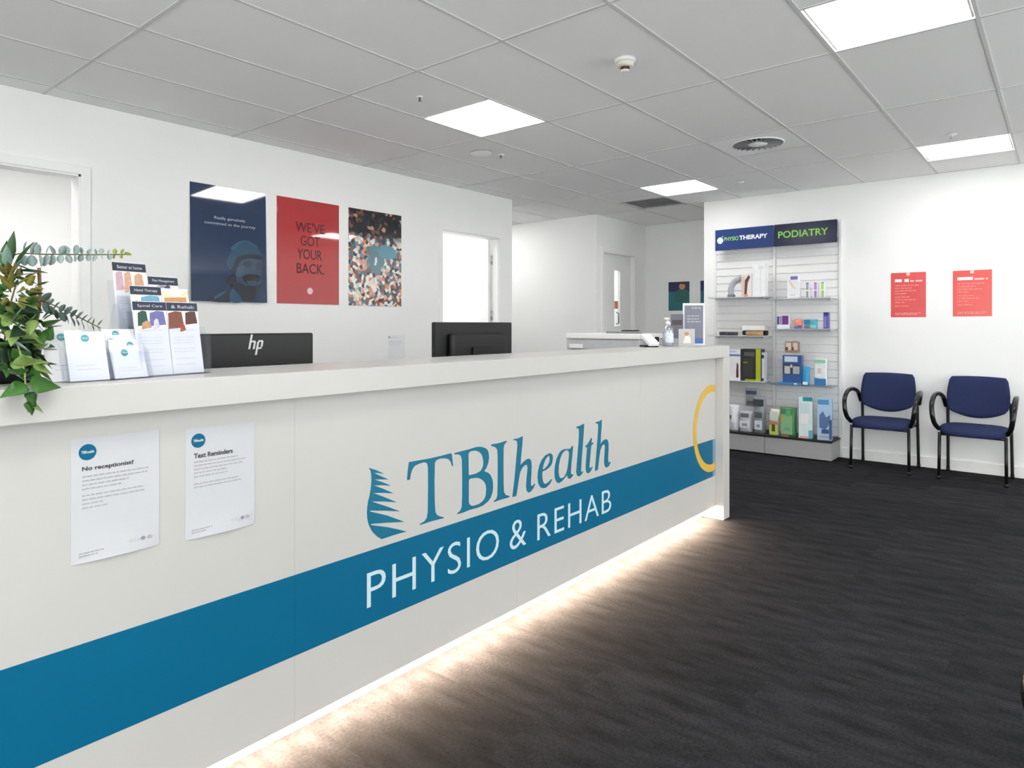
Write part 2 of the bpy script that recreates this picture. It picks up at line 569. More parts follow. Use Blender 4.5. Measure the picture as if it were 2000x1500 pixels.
box('pane', (gx0, 4.556, gz0), (gx1, 4.562, gz1), M_GLASS, lf, 0)
tube('door_handle', [(7.80, 4.535, 1.33), (7.80, 4.50, 1.34), (7.80, 4.50, 1.47), (7.80, 4.535, 1.48)], 0.010, M_GREY, lf, curve=False)
box('door_label', (7.755, 4.530, 1.53), (7.835, 4.539, 1.63), mat('orange_label', (226, 150, 110), 0.5), lf, 0)

# ceiling: slab, rails, tiles
ce = struct(box('ceiling', (-2.5, -3.5, CEIL + 0.06), (9.0, 8.4, CEIL + 0.14), M_TILE, bev=0))
GX0, GY0 = 1.3262, 0.3046
lights = {(1, 1, 4): 'M', (1, 1, 0): 'M', (4, 0, 4): 'M', (4, 0, 0): 'M', (-1, 0, 4): 'M', (-1, 0, 0): 'M', (1, 1, -4): 'M', (-1, 0, -4): 'M',
          (-1, 0, 8): 'R', (0, 0, 8): 'R', (2, 0, 8): 'R', (3, 0, 8): 'R', (5, 0, 8): 'R', (4, 0, 9): 'H'}   # (column, half, row)
special = {(3, 0, 2): 'diffuser', (4, 1, 5): 'grille'}
def tile_mesh(w, d):
    bm = bmesh.new()
    add_box(bm, (0.004, 0.004, 0), (w - 0.004, d - 0.004, 0.014), 0.0015)
    me = bm_mesh(bm, 'ceiling_tile')
    me.materials.append(M_TILE)
    return me
_full, _half = tile_mesh(1.2, 0.6), tile_mesh(0.6, 0.6)
TZ = CEIL + 0.002
for i in range(-3, 7):
    for j in range(-6, 14):
        x, y = GX0 + 1.2 * i, GY0 + 0.6 * j
        if i >= 6 and not (4 <= j <= 7):
            continue
        hs = [h for h in (0, 1) if (i, h, j) in lights or (i, h, j) in special]
        if hs:
            for h in (0, 1):
                if h not in hs:
                    obj('ceiling_tile', _half, None, ce, (x + 0.6 * h, y, TZ))
        else:
            obj('ceiling_tile', _full, None, ce, (x, y, TZ))
rail_w = 0.0085
for j in range(-6, 15):
    y = GY0 + 0.6 * j
    box('ceiling_rail', (-2.3, y - rail_w, CEIL - 0.002), (8.6, y + rail_w, CEIL + 0.004), M_RAIL, ce, 0)
for i in range(-3, 7):
    x = GX0 + 1.2 * i
    box('ceiling_rail', (x - rail_w, -3.3, CEIL - 0.0018), (x + rail_w, 8.2, CEIL + 0.0042), M_RAIL, ce, 0)
for (i, h, j) in list(lights) + list(special):
    x = GX0 + 1.2 * i + 0.6; y = GY0 + 0.6 * j
    box('ceiling_rail', (x - rail_w, y + rail_w, CEIL - 0.0016), (x + rail_w, y + 0.6 - rail_w, CEIL + 0.0044), M_RAIL, ce, 0)

LAB = {(1, 1, 4): 'square ceiling light panel over the middle of the counter', (1, 1, 0): 'largest square ceiling light panel at the top edge',
       (4, 0, 4): 'farthest square ceiling light panel near the display stand', (4, 0, 0): 'square ceiling light panel above the red wall notices'}
LAB2 = {(-1, 0, 4): 'unseen ceiling light panel above the plant end of the counter', (-1, 0, 0): 'unseen ceiling light panel right above the camera', (1, 1, -4): 'unseen ceiling light panel behind the camera, middle of three',
        (4, 0, -4): 'unseen ceiling light panel behind the camera, nearest the chairs', (-1, 0, -4): 'unseen ceiling light panel behind the camera, nearest the added window', (-1, 0, 8): 'unseen ceiling light panel in the room behind the left door, near it',
        (0, 0, 8): 'unseen ceiling light panel in the room behind the left door, deeper in', (2, 0, 8): 'unseen ceiling light panel in the room behind open door, left', (3, 0, 8): 'unseen ceiling light panel in the room behind open door, right',
        (5, 0, 8): 'unseen ceiling light panel behind the passage door', (4, 0, 9): 'unseen ceiling light panel in the hall past the posters'}
for (i, h, j), k in lights.items():
    x, y = GX0 + 1.2 * i + 0.6 * h, GY0 + 0.6 * j
    lb = LAB.get((i, h, j)) or LAB2[(i, h, j)]
    t = thing('ceiling_light', lb, 'ceiling light', (x + 0.3, y + 0.3, CEIL + 0.0045), group='square ceiling panels' if (i, h, j) in LAB else 'unseen ceiling panels')
    f = 0.288; g = 0.278
    boxes('frame', [((-f, -f, 0), (f, -g, 0.02)), ((-f, g, 0), (f, f, 0.02)), ((-f, -g, 0), (-g, g, 0.02)), ((g, -g, 0), (f, g, 0.02))], M_TRIM, t)
    box('diffuser', (-g, -g, 0.003), (g, g, 0.012), M_PANELR if k == 'R' else M_PANEL, t, 0)

# round air diffuser
x, y = GX0 + 3.6, GY0 + 1.2
t = thing('air_diffuser', 'round white air diffuser with fins in a square ceiling plate', 'air vent', (x + 0.3, y + 0.3, CEIL))
ring = [disc(0, 0, 0.19, 36)]
pl = obj('plate', shape_mesh([rect(-0.288, -0.288, 0.288, 0.288), disc(0, 0, 0.185, 36)], 0.006), M_TRIM, t, (0, 0, -0.001))
lathe('cone', [(0.185, 0.05), (0.06, 0.03), (0.045, 0.0), (0, 0.0)], mat('vent_dark', (48, 48, 50), 0.6), t, 36)
lathe('hub', [(0.0, -0.012), (0.07, -0.008), (0.075, 0.004), (0, 0.01)], M_TRIM, t, 30)
lathe('rim', [(0.186, 0.01), (0.192, -0.008), (0.182, -0.008), (0.176, 0.01)], M_TRIM, t, 36)
bm = bmesh.new(); add_box(bm, (0.075, -0.003, -0.010), (0.182, 0.003, 0.012)); _fin = bm_mesh(bm, 'fin'); _fin.materials.append(M_GREY)
for k in range(24):
    obj('fin', _fin, None, t, (0, 0, 0), (R(28), 0, 2 * PI * k / 24))

x, y = GX0 + 4.8 + 0.6, GY0 + 3.0
t = thing('return_air_grille', 'grey square return air grille in the ceiling by the passage', 'air vent', (x + 0.3, y + 0.3, CEIL))
boxes('frame', [((-0.288, -0.288, 0), (0.288, -0.262, 0.01)), ((-0.288, 0.262, 0), (0.288, 0.288, 0.01)), ((-0.288, -0.262, 0), (-0.262, 0.262, 0.01)), ((0.262, -0.262, 0), (0.288, 0.262, 0.01))], M_LGREY, t)
box('backing', (-0.262, -0.262, 0.03), (0.262, 0.262, 0.035), mat('vent_dark', (70, 70, 72), 0.6), t, 0)
bm = bmesh.new(); add_box(bm, (-0.262, -0.012, -0.001), (0.262, 0.012, 0.001)); _sl = bm_mesh(bm, 'slat'); _sl.materials.append(M_LGREY)
for k in range(16):
    obj('slat', _sl, None, t, (0, -0.245 + k * 0.0327, 0.012), (R(40), 0, 0))

def smoke_detector():
    t = thing('smoke_detector', 'round white smoke detector on the ceiling above the counter lettering', 'smoke detector', (3.115, 1.76, CEIL))
    lathe('base', [(0, 0), (0.055, 0), (0.055, -0.014), (0.05, -0.02), (0, -0.02)], M_WHITEP, t, 28)
    lathe('housing', [(0.046, -0.02), (0.044, -0.035), (0.034, -0.042), (0, -0.042)], mat('cream_plastic', (228, 224, 214), 0.4), t, 28)
    bm = bmesh.new()
    for k in range(12):
        a = 2 * PI * k / 12
        add_box(bm, (0.020 * math.cos(a) - 0.003, 0.020 * math.sin(a) - 0.003, -0.058), (0.020 * math.cos(a) + 0.003, 0.020 * math.sin(a) + 0.003, -0.04))
    obj('sensor_cage', bm_mesh(bm), mat('brown_plastic', (92, 62, 52), 0.5), t)
    lathe('cap', [(0.0, -0.066), (0.022, -0.064), (0.024, -0.058), (0, -0.056)], M_WHITEP, t, 20)
smoke_detector()

def sprinkler(label, x, y, rose=0.03, dark=True):
    t = thing('fire_sprinkler', label, 'sprinkler', (x, y, CEIL), group='fire sprinklers')
    lathe('escutcheon', [(0, 0), (rose, 0), (rose * 0.85, -0.006), (0.012, -0.008), (0, -0.008)], M_TRIM, t, 24)
    m = M_LGREY if not dark else mat('sprinkler_dark', (80, 80, 84), 0.4)
    lathe('nozzle', [(0.007, -0.004), (0.007, -0.012), (0.005, -0.015), (0.003, -0.024), (0, -0.024)], m, t, 12)
    lathe('deflector', [(0, -0.024), (0.010, -0.025), (0.010, -0.027), (0, -0.028)], m, t, 14)
sprinkler('small dark sprinkler left of the ceiling light over the counter', 2.82, 3.0, 0.02)
sprinkler('sprinkler nozzle beside the access plate over the back wall', 4.21, 3.52, 0.03)
sprinkler('white sprinkler beside the ceiling light above red notices', 5.88, 0.64, 0.035, False)
sprinkler('white sprinkler beside the farthest ceiling light panel', 6.52, 2.42, 0.035, False)
t = thing('access_plate', 'thin white round access plate on ceiling by the sprinkler nozzle', 'ceiling plate', (4.06, 3.60, CEIL))
lathe('plate', [(0, -0.002), (0.085, -0.002), (0.085, -0.010), (0.078, -0.013), (0, -0.013)], M_TRIM, t, 30)
lathe('rim', [(0.086, -0.002), (0.092, -0.002), (0.092, -0.008), (0.086, -0.010)], M_LGREY, t, 30)

def spline_closed(q, n=4):
    """Rounds a closed outline."""
    P = [Vector((x, z)) for x, z in q]
    L = len(P)
    out = []
    for i in range(L):
        a, b, c, d = P[i - 1], P[i], P[(i + 1) % L], P[(i + 2) % L]
        for k in range(n):
            t = k / n
            out.append(0.5 * ((2 * b) + (c - a) * t + (2 * a - 5 * b + 4 * c - d) * t * t + (3 * b - a - 3 * c + d) * t ** 3))
    return out

# outlines in metres on their own plane: logo letters on the counter front, printed portrait on the blue poster
LOGO_T = [[(1.6585, 0.8209), (1.7132, 0.8195), (1.7691, 0.818), (1.8197, 0.8192), (1.8736, 0.8213), (1.8812, 0.8188), (1.8854, 0.793), (1.8888, 0.7712), (1.8831, 0.77), (1.8763, 0.7878), (1.8642, 0.8002), (1.8418, 0.807), (1.816, 0.8094), (1.7978, 0.8065), (1.7899, 0.7974), (1.7877, 0.7281), (1.7888, 0.6506), (1.7924, 0.6111), (1.7996, 0.5993), (1.816, 0.59), (1.8381, 0.5818), (1.8362, 0.5783), (1.7762, 0.5812), (1.7132, 0.5801), (1.7132, 0.5846), (1.7339, 0.5881), (1.7479, 0.5977), (1.7532, 0.6195), (1.755, 0.7084), (1.7543, 0.7851), (1.7497, 0.8024), (1.7339, 0.8087), (1.7063, 0.8067), (1.6859, 0.8024), (1.6742, 0.7906), (1.6675, 0.7743), (1.6631, 0.7564), (1.6499, 0.7575), (1.6532, 0.7891)]]
LOGO_B = [[(1.8965, 0.8192), (1.9333, 0.8206), (1.9809, 0.822), (2.0217, 0.825), (2.0403, 0.8241), (2.0549, 0.8213), (2.0718, 0.8161), (2.0845, 0.8101), (2.0939, 0.8018), (2.0995, 0.7911), (2.1025, 0.7709), (2.0974, 0.7492), (2.0867, 0.7312), (2.0718, 0.7196), (2.0974, 0.7083), (2.109, 0.6993), (2.1168, 0.6895), (2.1233, 0.677), (2.1268, 0.6651), (2.1277, 0.6393), (2.1251, 0.6256), (2.119, 0.6126), (2.1094, 0.6003), (2.0974, 0.5914), (2.0675, 0.5806), (2.0341, 0.5778), (1.9809, 0.5793), (1.949, 0.5765), (1.9119, 0.5772), (1.9131, 0.5815), (1.9294, 0.5874), (1.938, 0.5991), (1.9412, 0.6469), (1.9412, 0.7278), (1.9392, 0.7874), (1.9333, 0.8031), (1.9197, 0.8105), (1.8984, 0.8128)], [(1.9769, 0.8035), (1.9818, 0.8096), (1.989, 0.8126), (2.0134, 0.8124), (2.0299, 0.8081), (2.0424, 0.8022), (2.0537, 0.7928), (2.0612, 0.7827), (2.0675, 0.7594), (2.0667, 0.7484), (2.0633, 0.7378), (2.0562, 0.7289), (2.0465, 0.7224), (2.0175, 0.7176), (1.9789, 0.7187)], [(1.9789, 0.6969), (1.9818, 0.7018), (1.989, 0.7033), (2.0217, 0.7009), (2.0403, 0.6963), (2.0549, 0.689), (2.0675, 0.6804), (2.076, 0.6713), (2.0824, 0.659), (2.0854, 0.6444), (2.0824, 0.6197), (2.0769, 0.609), (2.0675, 0.6002), (2.0424, 0.5913), (2.0053, 0.5906), (1.989, 0.5967), (1.9818, 0.6036), (1.9789, 0.6124)]]
LOGO_I = [[(2.1146, 0.8229), (2.1652, 0.8218), (2.2149, 0.8253), (2.2194, 0.8212), (2.2034, 0.8123), (2.1966, 0.7987), (2.1957, 0.7352), (2.1966, 0.6483), (2.1989, 0.6102), (2.2103, 0.595), (2.2379, 0.5853), (2.2333, 0.5803), (2.1831, 0.5815), (2.132, 0.5802), (2.1342, 0.5849), (2.1496, 0.591), (2.1563, 0.604), (2.1585, 0.6837), (2.1585, 0.7697), (2.1554, 0.7959), (2.143, 0.8076), (2.1168, 0.8169)]]
LOGO_H = [[(2.2635, 0.8212), (2.2659, 0.8259), (2.2943, 0.8252), (2.328, 0.8308), (2.327, 0.8045), (2.3159, 0.7403), (2.312, 0.7051), (2.3329, 0.7168), (2.3574, 0.725), (2.3682, 0.7255), (2.3772, 0.7235), (2.3847, 0.7185), (2.3897, 0.711), (2.3932, 0.6861), (2.3897, 0.644), (2.3862, 0.6142), (2.3897, 0.5999), (2.4023, 0.6007), (2.4149, 0.6075), (2.4185, 0.6038), (2.4073, 0.589), (2.3872, 0.576), (2.3697, 0.5748), (2.3574, 0.5847), (2.3524, 0.6052), (2.3574, 0.6496), (2.3633, 0.6848), (2.3618, 0.6935), (2.3574, 0.6994), (2.35, 0.7015), (2.3426, 0.7002), (2.3232, 0.6914), (2.3087, 0.6729), (2.2991, 0.6418), (2.2919, 0.6074), (2.2824, 0.5766), (2.2565, 0.5772), (2.2588, 0.593), (2.2706, 0.6497), (2.2848, 0.7509), (2.2919, 0.7973), (2.2886, 0.8126), (2.28, 0.8182)]]
LOGO_E = [[(2.5299, 0.7265), (2.5406, 0.7233), (2.5488, 0.718), (2.5542, 0.7093), (2.5553, 0.698), (2.5488, 0.6769), (2.5396, 0.6682), (2.5272, 0.6614), (2.5005, 0.6532), (2.4742, 0.6513), (2.4716, 0.6393), (2.4742, 0.6171), (2.4784, 0.6055), (2.4847, 0.5966), (2.4926, 0.592), (2.5005, 0.5906), (2.5218, 0.5946), (2.5433, 0.605), (2.5488, 0.6009), (2.5326, 0.5848), (2.5058, 0.574), (2.4926, 0.5726), (2.4794, 0.5741), (2.4663, 0.5781), (2.456, 0.5847), (2.442, 0.6042), (2.4369, 0.6298), (2.4405, 0.6569), (2.4508, 0.683), (2.469, 0.7049), (2.4952, 0.7212)], [(2.5191, 0.7161), (2.5272, 0.7118), (2.5299, 0.7051), (2.5282, 0.6864), (2.5111, 0.6702), (2.4899, 0.6611), (2.4752, 0.6604), (2.482, 0.6811), (2.4979, 0.7036)]]
LOGO_A = [[(2.6432, 0.7285), (2.6717, 0.726), (2.6978, 0.7224), (2.7154, 0.7347), (2.723, 0.732), (2.7183, 0.6997), (2.7095, 0.6549), (2.7037, 0.6131), (2.7054, 0.5997), (2.7213, 0.597), (2.7242, 0.5915), (2.7066, 0.5814), (2.692, 0.579), (2.6775, 0.5864), (2.6706, 0.6023), (2.6545, 0.592), (2.6318, 0.5798), (2.6066, 0.5747), (2.5938, 0.5776), (2.5843, 0.5834), (2.5722, 0.6031), (2.5679, 0.6293), (2.5722, 0.6604), (2.5843, 0.6904), (2.6066, 0.716), (2.6234, 0.7248)], [(2.6545, 0.7204), (2.6717, 0.7202), (2.6804, 0.7176), (2.6891, 0.704), (2.6862, 0.6782), (2.6775, 0.6403), (2.6689, 0.6156), (2.6488, 0.5979), (2.6346, 0.5939), (2.6234, 0.5942), (2.6138, 0.5985), (2.6066, 0.6052), (2.601, 0.627), (2.6038, 0.6586), (2.6149, 0.689), (2.6318, 0.7107)]]
LOGO_L = [[(2.7509, 0.8219), (2.7901, 0.8251), (2.8208, 0.83), (2.8177, 0.7899), (2.8085, 0.7236), (2.7993, 0.6577), (2.7932, 0.6083), (2.7932, 0.5949), (2.8116, 0.5968), (2.8116, 0.5918), (2.7932, 0.5798), (2.772, 0.5767), (2.7569, 0.5859), (2.7509, 0.6052), (2.7569, 0.6475), (2.7689, 0.729), (2.775, 0.785), (2.7732, 0.8103), (2.7539, 0.8159)]]
LOGO_T2 = [[(2.8866, 0.7524), (2.893, 0.7481), (2.8885, 0.7264), (2.909, 0.7254), (2.9025, 0.7176), (2.8866, 0.7129), (2.8802, 0.6762), (2.8707, 0.6229), (2.8695, 0.6026), (2.8834, 0.602), (2.8961, 0.6068), (2.8993, 0.6029), (2.8802, 0.5837), (2.8581, 0.5772), (2.8425, 0.5849), (2.8344, 0.6049), (2.8394, 0.6516), (2.8487, 0.7079), (2.8301, 0.7139), (2.8319, 0.7187), (2.8519, 0.7245)]]
LOGO_H2 = [[(2.9251, 0.8252), (2.961, 0.8265), (2.9874, 0.8324), (2.9861, 0.8045), (2.9775, 0.746), (2.9741, 0.7079), (2.9974, 0.7224), (3.0243, 0.7266), (3.0358, 0.7244), (3.0447, 0.719), (3.0536, 0.7007), (3.0536, 0.6652), (3.0481, 0.6233), (3.0515, 0.6015), (3.0687, 0.6041), (3.0742, 0.5997), (3.0584, 0.5826), (3.0311, 0.5781), (3.0155, 0.5877), (3.0088, 0.6081), (3.0142, 0.6567), (3.0176, 0.6915), (3.0088, 0.7032), (2.9907, 0.6987), (2.9741, 0.68), (2.9642, 0.65), (2.9544, 0.6062), (2.9492, 0.5827), (2.9218, 0.5775), (2.9231, 0.5939), (2.9348, 0.6682), (2.9478, 0.7567), (2.9531, 0.8013), (2.9492, 0.8156), (2.927, 0.8198)]]
FERN = [[(1.4738, 0.8301), (1.5042, 0.8181), (1.5423, 0.7987), (1.5163, 0.8052), (1.4967, 0.8085), (1.5285, 0.792), (1.5625, 0.7748), (1.5254, 0.7818), (1.4997, 0.7854), (1.5346, 0.7702), (1.5734, 0.7512), (1.5315, 0.7605), (1.4967, 0.7657), (1.5377, 0.7468), (1.5861, 0.7211), (1.5407, 0.7319), (1.4922, 0.7407), (1.5438, 0.7165), (1.6004, 0.6867), (1.5438, 0.701), (1.4833, 0.7136), (1.55, 0.6837), (1.6172, 0.6508), (1.55, 0.6674), (1.4809, 0.6825), (1.4803, 0.6793), (1.5562, 0.6493), (1.6367, 0.6093), (1.5562, 0.6241), (1.4848, 0.6362), (1.4839, 0.6322), (1.5656, 0.6052), (1.6476, 0.572), (1.5877, 0.5735), (1.5321, 0.5722), (1.5102, 0.5872), (1.4892, 0.6087), (1.4744, 0.6355), (1.4685, 0.6566), (1.4668, 0.678), (1.4685, 0.6986), (1.4721, 0.7165), (1.4788, 0.7362), (1.4842, 0.7609), (1.4863, 0.784), (1.4854, 0.8052), (1.4818, 0.8199)]]
FACE_cap = [[(0.2628, 0.2865), (0.2841, 0.342), (0.3198, 0.3992), (0.3779, 0.4523), (0.437, 0.4648), (0.4896, 0.435), (0.5353, 0.3829), (0.5468, 0.3487), (0.437, 0.3402), (0.3633, 0.3209), (0.3198, 0.2701), (0.2912, 0.2343)]]
FACE_face = [[(0.327, 0.2638), (0.356, 0.334), (0.437, 0.361), (0.5391, 0.3621), (0.543, 0.2781), (0.5391, 0.1935), (0.5276, 0.1227), (0.482, 0.0441), (0.4073, 0.0142), (0.356, 0.0606), (0.327, 0.1277), (0.3126, 0.1949)]]
FACE_band = [[(0.356, 0.3374), (0.437, 0.3596), (0.5353, 0.3618), (0.5391, 0.327), (0.4519, 0.331), (0.3925, 0.3162), (0.356, 0.2793), (0.3342, 0.2234), (0.3198, 0.1885), (0.309, 0.2422), (0.327, 0.2978)]]
FACE_ear = [[(0.26, 0.1583), (0.2876, 0.1935), (0.327, 0.2093), (0.3378, 0.1281), (0.3055, 0.1029), (0.2699, 0.1183)]]
FACE_eye1 = [[(0.3925, 0.2922), (0.437, 0.3091), (0.4669, 0.2835), (0.437, 0.2641), (0.3999, 0.272)]]
FACE_eye2 = [[(0.4896, 0.285), (0.5353, 0.3057), (0.5415, 0.2499), (0.5047, 0.2511)]]
FACE_mouth = [[(0.3852, 0.1887), (0.437, 0.2088), (0.52, 0.2065), (0.5292, 0.1719), (0.4971, 0.1424), (0.4295, 0.1378), (0.3962, 0.1549)]]
FACE_teeth = [[(0.4221, 0.1561), (0.5009, 0.1621), (0.4858, 0.1432), (0.437, 0.1396)]]
FACE_beard = [[(0.3256, 0.1344), (0.3779, 0.1437), (0.4073, 0.123), (0.4971, 0.127), (0.5368, 0.1442), (0.5124, 0.0661), (0.4707, 0.0145), (0.3999, 0.0071), (0.3633, 0.0438)]]
FACE_collar = [[(0.3019, 0.0994), (0.3487, 0.0604), (0.3815, 0.003), (0.2841, 0.003)]]
FACE_shoulder = [[(0.1042, 0.003), (0.1722, 0.0343), (0.2416, 0.0633), (0.2912, 0.099), (0.3198, 0.003)]]
FACE_light = [[(0.1653, 0.0307), (0.2346, 0.0731), (0.2487, 0.0636), (0.1791, 0.0212)]]
FACE_hair = [[(0.2983, 0.3974), (0.3779, 0.4557), (0.482, 0.4412), (0.5124, 0.416), (0.4744, 0.4301), (0.4073, 0.4447), (0.3633, 0.4235), (0.3198, 0.3788)]]
FACE_cheek = [[(0.3487, 0.2515), (0.3925, 0.2612), (0.3962, 0.2133), (0.3633, 0.184), (0.3378, 0.1963)]]

# ------------------------------------------------------------------ reception counter
PY, FY = 1.822, 1.764            # face of the front panels, face of the top and end panel
TOPZ = 1.177
desk = thing('reception_desk', 'long white reception counter with teal stripe and lit base', 'reception desk', (0, 0, 0))
box('counter_top', (-1.6, FY, 1.0975), (4.555, 2.125, TOPZ), M_WHITE, desk, 0.0025)
box('end_panel', (4.452, FY, 0.0), (4.555, 2.125, 1.0973), M_WHITE, desk, 0.0025)
edges = [-1.025, 0.08, 1.185, 2.29, 3.395, 4.4505]
for k in range(5):
    a, b = edges[k] + 0.0003, edges[k + 1] - 0.0003
    p = box('front_panel', (a, PY, 0.088), (b, PY + 0.022, 1.0972), M_WHITE, desk, 0.0003)
    e = b if k < 4 else 4.405
    obj('stripe', shape_mesh([rect(a, 0.2955, e, 0.5455)], 0.0008), M_TEAL, p, (0, PY - 0.0003, 0), FACE_Y)
    if k == 4:
        obj('faded_stripe', shape_mesh([rect(4.405, 0.2955, 4.449, 0.5455)], 0.0008), M_PALEBLUE, p, (0, PY - 0.0003, 0), FACE_Y)
box('kick_board', (-1.5, 1.915, 0.0), (4.4505, 1.935, 1.0), M_WHITE, desk, 0)
st = box('led_profile', (-1.5, 1.8445, 0.089), (4.449, 1.9145, 0.10), M_LGREY, desk, 0)
box('led_strip', (-1.5, 1.852, 0.084), (4.449, 1.872, 0.0889), M_LED, st, 0)
box('inner_wall', (-1.5, 2.07, 0.0), (4.4505, 2.09, 1.0972), M_WHITE, desk, 0)
box('work_top', (-1.5, 2.1255, 0.715), (4.4505, 2.95, 0.742), M_WHITE, desk, 0.002)
box('return_side', (4.452, 2.1255, 0), (4.555, 2.95, 0.742), M_WHITE, desk, 0.002)
for x in (-1.2, 1.0, 3.2):
    box('support_panel', (x, 2.126, 0), (x + 0.03, 2.85, 0.7149), M_WHITE, desk, 0.001)

for n in ('T', 'B', 'I', 'H', 'E', 'A', 'L', 'T2', 'H2'):
    obj('logo_letter', shape_mesh(globals()['LOGO_' + n], 0.001), M_LETTER, desk, (0, PY - 0.0002, 0), FACE_Y)
obj('fern_emblem', shape_mesh(FERN, 0.001), M_LETTER, desk, (0, PY - 0.0002, 0), FACE_Y)
for s_, x_, z_, w_, h_ in (('PHYSIO', 1.466, 0.351, 0.699, 0.121), ('&', 2.237, 0.350, 0.115, 0.122), ('REHAB', 2.434, 0.346, 0.644, 0.117)):
    obj('lettering', text_mesh(s_, x_, z_, w_, h_, thick=0.0008, weight=-0.008, spacing=1.1), M_WLETTER, desk, (0, PY - 0.0012, 0), FACE_Y)
# broken gold ring that runs out at the end panel
cx, cz, ro, ri = 4.385, 0.625, 0.292, 0.243
arc = [(cx + ro * math.cos(a), cz + ro * math.sin(a)) for a in [R(78 + k * 204 / 48) for k in range(49)]]
arc2 = [(cx + ri * math.cos(a), cz + ri * math.sin(a)) for a in [R(78 + k * 204 / 48) for k in range(49)]]
arc = [(min(x, 4.449), z) for x, z in arc]; arc2 = [(min(x, 4.449), z) for x, z in arc2]
obj('gold_ring', shape_mesh([arc + arc2[::-1]], 0.0008), M_GOLD, desk, (0, PY - 0.0014, 0), FACE_Y)

# notices taped on the counter front
def tbi_roundel(parent, x, y, r, z):
    c = flat('roundel', [disc(x, y, r)], M_TEALP if r < 0.012 else M_TEAL, parent, z)
    lettering(c, 'TBIhealth', x - r * 0.72, y - r * 0.14, r * 1.44, r * 0.34, M_PUREW, 0.0007)

def curled_sheet(w, h, curl):
    """Sheet whose bottom edge bows off the panel."""
    bm = bmesh.new()
    n, m_ = 24, 10
    g = []
    for j in range(n + 1):
        v = j / n
        k = max(0.0, 1 - v / 0.30)
        g.append([bm.verts.new((w * i / m_, v * h, 0.0006 + curl * k * k * 4 * (i / m_) * (1 - i / m_))) for i in range(m_ + 1)])
    for j in range(n):
        for i in range(m_):
            bm.faces.new((g[j][i], g[j][i + 1], g[j + 1][i + 1], g[j + 1][i]))
    r = bmesh.ops.extrude_face_region(bm, geom=list(bm.faces))
    for v in r['geom']:
        if isinstance(v, bmesh.types.BMVert):
            v.co.z += 0.0003
    return bm_mesh(bm, 'sheet', False)

def notice(label, x, z, w, h, title, tw, rows, seed):
    t = thing('paper_notice', label, 'notice', (x, PY - 0.0003, z), FACE_Y)
    obj('sheet', curled_sheet(w, h, 0.007), mat('notice_paper', (207, 208, 213), 0.6, 0.2, var=0.006), t)
    tbi_roundel(t, 0.036, h - 0.035, 0.0195, 0.0012)
    lettering(t, title, 0.024, h - 0.083, tw, 0.0135, M_INK, 0.0012, weight=0.02)
    greek_lines(t, rows, M_INKL, 0.0012, 0.0034, seed)
    greek_lines(t, [(0.016, 0.074, 0.022), (0.016, 0.058, 0.015)], M_INKL, 0.0046, 0.003, seed + 5, 'footer_text')
    for k, (dx, m) in enumerate(((0.135, M_LGREY), (0.148, M_LGREY), (0.164, mat('icon_blue', (140, 144, 168))), (0.180, M_INKL))):
        flat('social_icon', [disc(dx, 0.028, 0.0048, 14)], m, t, 0.0046)

notice('left paper notice on counter front headed No receptionist', 0.572, 0.742, 0.206, 0.302, 'No receptionist?', 0.118,
       [(0.024, 0.178, 0.206), (0.024, 0.176, 0.196), (0.024, 0.130, 0.186), (0.024, 0.112, 0.176), (0.024, 0.164, 0.160), (0.024, 0.168, 0.150), (0.024, 0.07, 0.140), (0.024, 0.082, 0.130)], 3)
notice('right paper notice on counter front headed Text Reminders', 0.846, 0.735, 0.204, 0.301, 'Text Reminders', 0.112,
       [(0.024, 0.15, 0.206), (0.024, 0.176, 0.196), (0.024, 0.166, 0.186), (0.024, 0.118, 0.176), (0.024, 0.12, 0.166), (0.024, 0.156, 0.146), (0.024, 0.164, 0.137)], 8)

# ------------------------------------------------------------------ posters and notices on the walls
def sheet_root(name, label, cat, x, y, z, rot, tilt=0.0):
    r = (rot[0] + tilt, rot[1], rot[2])
    return thing(name, label, cat, (x, y, z), r)

M_PB = mat('poster_blue', (20, 50, 88), 0.035, 1.0, var=0.14, scale=3)
M_PR = mat('poster_red', (186, 50, 56), 0.035, 1.0, var=0.03, scale=2)
PW, PH = 0.585, 0.838
# blue portrait poster: its lower edge stands a little off the wall
t = sheet_root('portrait_poster', 'dark blue glossy poster with laughing man, leftmost on back wall', 'poster', 2.212, WY - 0.024, 1.487, FACE_Y, R(-1.5))
box('board', (0, 0, -0.004), (PW, PH, 0), M_PB, t, 0.0006)
COLF = dict(shoulder=(30, 42, 62), light=(38, 86, 118), collar=(34, 78, 110), cap=(36, 76, 106), hair=(46, 90, 118), face=(50, 74, 100), cheek=(58, 88, 114), ear=(36, 42, 58), band=(28, 38, 56),
            eye1=(40, 54, 74), eye2=(42, 56, 76), beard=(34, 40, 56), mouth=(32, 38, 52), teeth=(60, 76, 94))
for k, n in enumerate(('shoulder', 'light', 'collar', 'cap', 'hair', 'face', 'cheek', 'ear', 'band', 'eye1', 'eye2', 'beard', 'mouth', 'teeth')):
    lp = [[(min(max(x, 0.002), PW - 0.003), z) for x, z in [tuple(p) for p in spline_closed(q)]] for q in globals()['FACE_' + n]]
    flat('portrait_print', lp, mat('portrait_' + n, COLF[n], 0.035, 1.0, var=0.10, scale=28), t, 0.0001 + 0.00012 * k, 0.0001)
lettering(t, 'Really genuinely', 0.175, 0.590, 0.24, 0.026, mat('poster_text', (176, 190, 208), 0.2), 0.0004)
lettering(t, 'committed to the journey', 0.10, 0.549, 0.395, 0.026, mat('poster_text', (176, 190, 208), 0.2), 0.0004)
